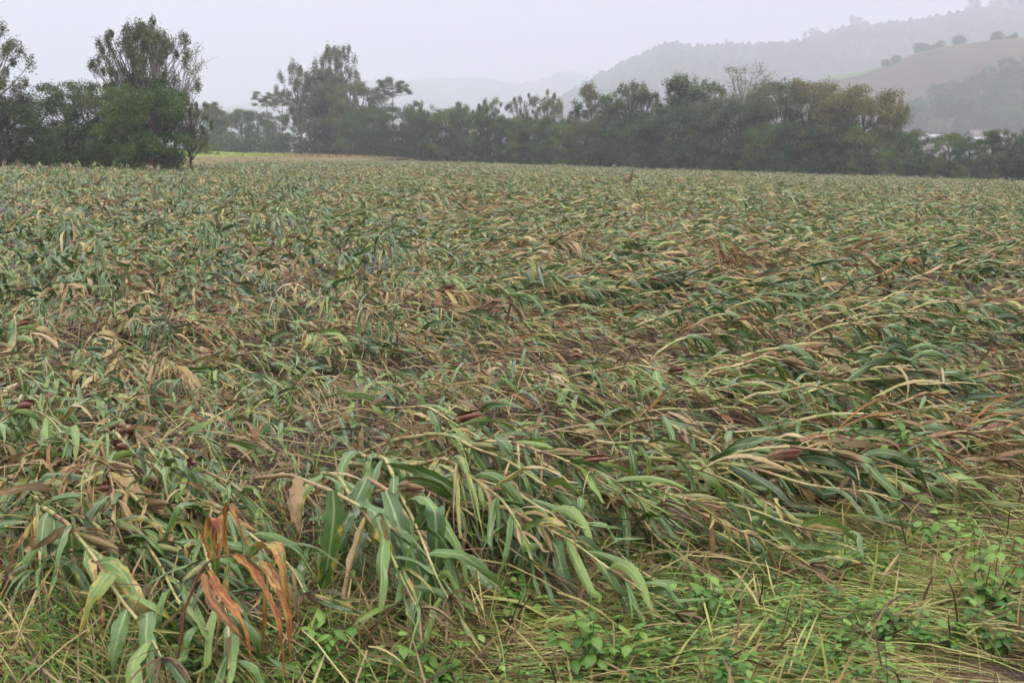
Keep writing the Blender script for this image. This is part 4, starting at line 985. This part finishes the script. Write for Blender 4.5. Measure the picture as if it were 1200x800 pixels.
solo((480, 700), [[(430, 560, .3), (455, 575, .2), (480, 610, .1), (520, 650, 0), (560, 700, -.1)],
     ([(452, 575, .1), (462, 600, 0), (475, 640, -.05), (490, 680, -.08), (498, 700, -.08)], .085, (.25, .3, .2)),
     ([(430, 560, .2), (410, 600, .1), (396, 640, 0)], .075, (.2, .35, .2)),
     ([(490, 620, 0), (505, 600, -.02), (510, 596, -.04), (512, 640, -.08), (508, 700, -.1)], .10, (.1, .25, .2)),
     ([(520, 650, 0), (545, 655, -.05), (575, 680, -.1), (598, 700, -.12), (612, 720, -.12)], .08, (.35, .5, .5)),
     ([(540, 675, -.05), (560, 690, -.1), (580, 690, -.12), (592, 715, -.14)], .06, (.6, .6, .4))],
     'green corn plant with a broad upright grey green leaf at the front centre')

# ------------------------------------------------------------------ litter, grass, weeds
def in_fan(n, y0, y1, rg, half=.52, p=1.0):
    y = y0 + (y1 - y0) * rg.random(n) ** p; x = rg.uniform(-1, 1, n) * (half * y + .6); return x, y
rg = np.random.default_rng(11)
g = Geo(); n = 46000
x, y = in_fan(n, 3.0, 17, rg, p=1.1); keep = y > near_limit(x) - 1.6; x, y = x[keep], y[keep]; n = len(x)
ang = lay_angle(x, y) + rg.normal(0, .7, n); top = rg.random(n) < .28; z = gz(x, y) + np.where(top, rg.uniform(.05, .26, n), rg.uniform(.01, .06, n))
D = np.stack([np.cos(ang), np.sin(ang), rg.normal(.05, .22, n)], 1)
T = np.stack([rg.random(n) * .5, np.clip(np.where(top, rg.normal(.62, .18, n), rg.normal(.2, .2, n)), 0, 1), rg.random(n)], 1)  # low straw muddy dark, also painting shade into the gaps; top straw paler
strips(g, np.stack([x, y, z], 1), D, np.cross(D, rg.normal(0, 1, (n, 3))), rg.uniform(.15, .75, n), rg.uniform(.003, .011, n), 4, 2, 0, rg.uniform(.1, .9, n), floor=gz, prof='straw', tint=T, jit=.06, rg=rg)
n = 15000; x, y = in_fan(n, 3.5, 24, rg, p=1.0); keep = y > near_limit(x) - .9; x, y = x[keep], y[keep]; n = len(x)
ang = lay_angle(x, y) + rg.normal(0, .9, n); D = np.stack([np.cos(ang), np.sin(ang), rg.normal(.1, .3, n)], 1)
dr = np.where(rg.random(n) < .33, rg.uniform(.85, 1.4, n), rg.uniform(.1, .45, n))
gf = Geo(); strips(gf, np.stack([x, y, gz(x, y) + rg.uniform(.02, .30, n)], 1), D, rg.normal(0, 1, (n, 3)) * [1, 1, .4], rg.uniform(.12, .5, n), rg.uniform(.012, .045, n), 6, 2, 0, rg.uniform(.5, 2.5, n), floor=gz, twist=rg.normal(0, 2, n), jit=.12, kink=.8, rag=.3,
    tint=np.stack([dr, rg.random(n), np.clip(rg.normal(.3, .25, n), 0, 1)], 1), rg=rg)
tag(gf.build('shredded_leaves', M_LEAF), 'torn corn leaf fragments scattered through the flattened crop', 'leaf litter', kind='stuff')
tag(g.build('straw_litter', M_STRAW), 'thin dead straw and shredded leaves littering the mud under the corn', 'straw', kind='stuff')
# flattened grass in the foreground, laid to the right
def grassy(n, seed, y0, y1, hue, lift, L, wd, marg=.6):
    rg = np.random.default_rng(seed); x, y = in_fan(n, y0, y1, rg, .78)
    cp = ground(1150, 812); keep = (y < near_limit(x) + marg * rg.normal(0, 1, n) - .1) & (np.hypot(x - cp[0], y - cp[1]) > .30 + .12 * rg.random(n)); x, y = x[keep], y[keep]; n = len(x)
    k = np.clip((x / y + .25) / .35, 0, 1)
    ang = np.radians(-50 + 46 * k) + 1.6 * (fbm(x * .9, y * .9, 61, 3) - .5) + np.where(rg.random(n) < .2, rg.normal(0, 1.2, n), rg.normal(0, .22, n))
    D = np.stack([np.cos(ang), np.sin(ang), rg.uniform(0, lift, n)], 1)
    T = np.stack([rg.random(n) * .5, np.clip(rg.normal(hue, .24, n) + .5 * (fbm(x * 1.2, y * 1.2, 67, 2) - .5), 0, 1), rg.random(n)], 1)
    z = gz(x, y) + rg.uniform(0, .13, n)
    return np.stack([x, y, z], 1), D, T, rg.uniform(*L, n), rg.uniform(*wd, n), n, rg
g = Geo()
P, D, T, L, w, n, rg2 = grassy(84000, 21, 2.6, 9.5, .55, .36, (.15, .7), (.002, .0058))
strips(g, P, D, np.cross(D, rg2.normal(0, 1, (n, 3))), L, w, 6, 2, 0, rg2.uniform(.3, 1.2, n), floor=gz, prof='straw', tint=T, jit=.04, rg=rg2)
P, D, T, L, w, n, rg2 = grassy(9500, 22, 2.6, 9.0, .3, .9, (.12, .3), (.006, .013))      # short broken tan and orange blades standing up
D = np.stack([rg2.normal(.25, .5, n), rg2.normal(0, .5, n), rg2.uniform(.3, 1.2, n)], 1); strips(g, P, D, np.cross(D, rg2.normal(0, 1, (n, 3))), L, w, 4, 2, 0, rg2.uniform(.1, 1, n), prof='straw', tint=T, jit=.05, rg=rg2)
tag(g.build('flattened_grass', M_GRASS), 'long flattened grass lying over the near edge of the field', 'grass', kind='stuff')

def weed_leaves(geo, c, nst, h, rg, leaf=(.035, .06), spread=.5, hue=.5):
    """small broad leaved weed: stems with ovate leaves"""
    st = []
    for s in range(nst):
        a = rg.uniform(0, 6.28); top = c + np.array([math.cos(a) * spread * h * rg.random(), math.sin(a) * spread * h * rg.random(), h * rg.uniform(.55, 1.1)])
        C = limb(c + rg.normal(0, .02, 3) * [1, 1, 0], top, 5, 0, .004, rg); st.append(C)
        m = rg.integers(6, 11); tt = np.sort(rg.uniform(.3, 1, m)); B = np.stack([np.interp(tt, np.linspace(0, 1, 5), C[:, j]) for j in range(3)], 1)
        an = np.arange(m) * 2.4 + rg.uniform(0, 6); D = np.stack([np.cos(an), np.sin(an), rg.uniform(.1, .7, m)], 1)
        Wd = np.cross(D, [0, 0, 1.]) + rg.normal(0, .15, (m, 3)); Ls = rg.uniform(*leaf, m) * (1.15 - .3 * tt)
        T = np.stack([rg.random(m) * .3, np.clip(rg.normal(hue, .25, m), 0, 1), rg.random(m)], 1)
        strips(geo, B, D, Wd, Ls, Ls * .62, 4, 3, .3, 6.0, prof='oval', tint=T, rg=rg)
    return st
g = Geo(); rg = np.random.default_rng(33)
cnt = 0
for i in range(4200):
    y = rg.uniform(2.7, 8.2); x = rg.uniform(-.72, .72) * y
    f = fbm(np.array(x * 1.3), np.array(y * 1.3), 91, 2)
    if y > near_limit(x) + .3 or f < .46 + .10 * rg.random() * (y > 4.6) + .05 * (x < -.2): continue
    if math.hypot(x - ground(1150, 812)[0], y - ground(1150, 812)[1]) < .35: continue
    c = np.array([x, y, float(gz(x, y)) + .01])
    weed_leaves(g, c, rg.integers(2, 4), rg.uniform(.08, .24), rg, *[((.014, .03),), ((.025, .05),), ((.04, .075),)][int(vnoise(x * 1.1, y * 1.1, 55) * 2.99)]); cnt += 1
print('weeds', cnt)
tag(g.build('weeds', M_WEED), 'small broad leaved green weeds growing through the flattened grass', 'weeds', kind='stuff')
WP = [((1045, 570), .34, 'light green leafy weed standing alone in the straw at the right', .09), ((1150, 730), .42, 'tallest leafy weed in the lower right corner', .08),
      ((1110, 655), .26, 'small leafy weed above the tall lower right weed', .07), ((985, 690), .22, 'low leafy weed left of the lower right weeds', .06),
      ((545, 640), .30, 'leafy weed beside the tip of the central green corn plant', .08), ((250, 700), .3, 'leafy weed behind the left side of the orange leaved corn', .10),
      ((700, 790), .34, 'leafy weed at the bottom edge right of the middle', .075), ((500, 785), .30, 'leafy weed at the bottom edge below the central corn', .07),
      ((370, 765), .28, 'leafy weed right of the orange leaved corn at the bottom', .075), ((830, 740), .28, 'leafy weed in the straw right of the bottom middle', .07),
      ((740, 640), .22, 'small leafy weed in the straw below the dark red ear', .07), ((600, 720), .22, 'small weed patch right of the hanging corn leaves', .06)]
for i, ((px, py), h, lb, lf) in enumerate(WP):
    p = ground(px, py); r = bpy.data.objects.new('weed_plant', None); col.objects.link(r); r.location = (p[0], p[1], float(gz(p[0], p[1])))
    rg = np.random.default_rng(500 + i); gl = Geo(); st = weed_leaves(gl, np.zeros(3), 9, h, rg, (lf * .8, lf * 1.25), .75, .7)
    gs = Geo(); tubes(gs, np.array(st), np.tile(np.linspace(.004, .0015, 5), (len(st), 1)), 5, np.tile([[0, .3, .0]], (len(st), 1)))
    gl.build('foliage', M_WEED, r); gs.build('stem', M_WEED, r); tag(r, lb, 'weed', 'leafy weeds in the foreground')

# dark broken stems sticking up from the field, far ones included
SP = [(118, 258, 232, 'dark broken corn stump sticking up at the left of the field'), (590, 395, 345, 'dark leaning stub near the field centre'), (735, 225, 197, 'brown upright corn stub near the tree line, centre right'),
      (108, 192, 168, 'yellow green standing corn stem before the left thicket')]
for i, (x, yb, yt, lb) in enumerate(SP):
    p = ground(x, yb, .1); top = atdepth(x + 4, yt, p[1]); h = top[2]; r = bpy.data.objects.new('corn_stub', None); col.objects.link(r); z0 = float(gz(p[0], p[1])); r.location = (p[0], p[1], z0)
    rg = np.random.default_rng(800 + i); g = Geo(); k = p[1] / 22
    tubes(g, limb(np.zeros(3), np.array([.1 * k, 0, h - z0]), 6, 0, .01, rg)[None], np.linspace(.02, .012, 6)[None] * max(1, k), 6, np.array([[1.3 if i != 3 else .2, .5, .5]])); g.build('stalk', M_STALK, r)
    g = Geo(); m = 8; D = np.stack([rg.normal(0, .6, m), rg.normal(0, .6, m), rg.uniform(.2, 1, m)], 1); B = np.stack([np.zeros(m), np.zeros(m), rg.uniform(.3, .95, m) * (h - z0)], 1)
    strips(g, B, D, np.cross(D, [0, 0, 1.]), rg.uniform(.2, .45, m) * max(1, k * .6), .07 * max(1, k * .6), 6, 3, .3, 2.5, twist=rg.normal(0, 1, m), tint=np.tile([[1.0, .5, .55]] if i != 3 else [[.3, .9, .2]], (m, 1)), rg=rg); g.build('foliage', M_LEAF, r)
    tag(r, lb, 'corn stub')

# ------------------------------------------------------------------ haze (rainy air)
hz = bpy.data.materials.new('rain_haze'); hz.use_nodes = True; ht = hz.node_tree; ht.nodes.clear()
pv = ht.nodes.new('ShaderNodeVolumePrincipled'); ho = ht.nodes.new('ShaderNodeOutputMaterial'); ht.links.new(pv.outputs[0], ho.inputs['Volume'])
pv.inputs['Color'].default_value = (.85, .875, 1.0, 1); pv.inputs['Density'].default_value = .0006; pv.inputs['Anisotropy'].default_value = .2
V, F = boxv(-9500, 9500, -3500, 9800, -40, 620)
g = Geo(); g.add(V, F); o = g.build('haze', hz, smooth=False); tag(o, 'grey rainy haze hanging over the valley', 'haze', kind='stuff')
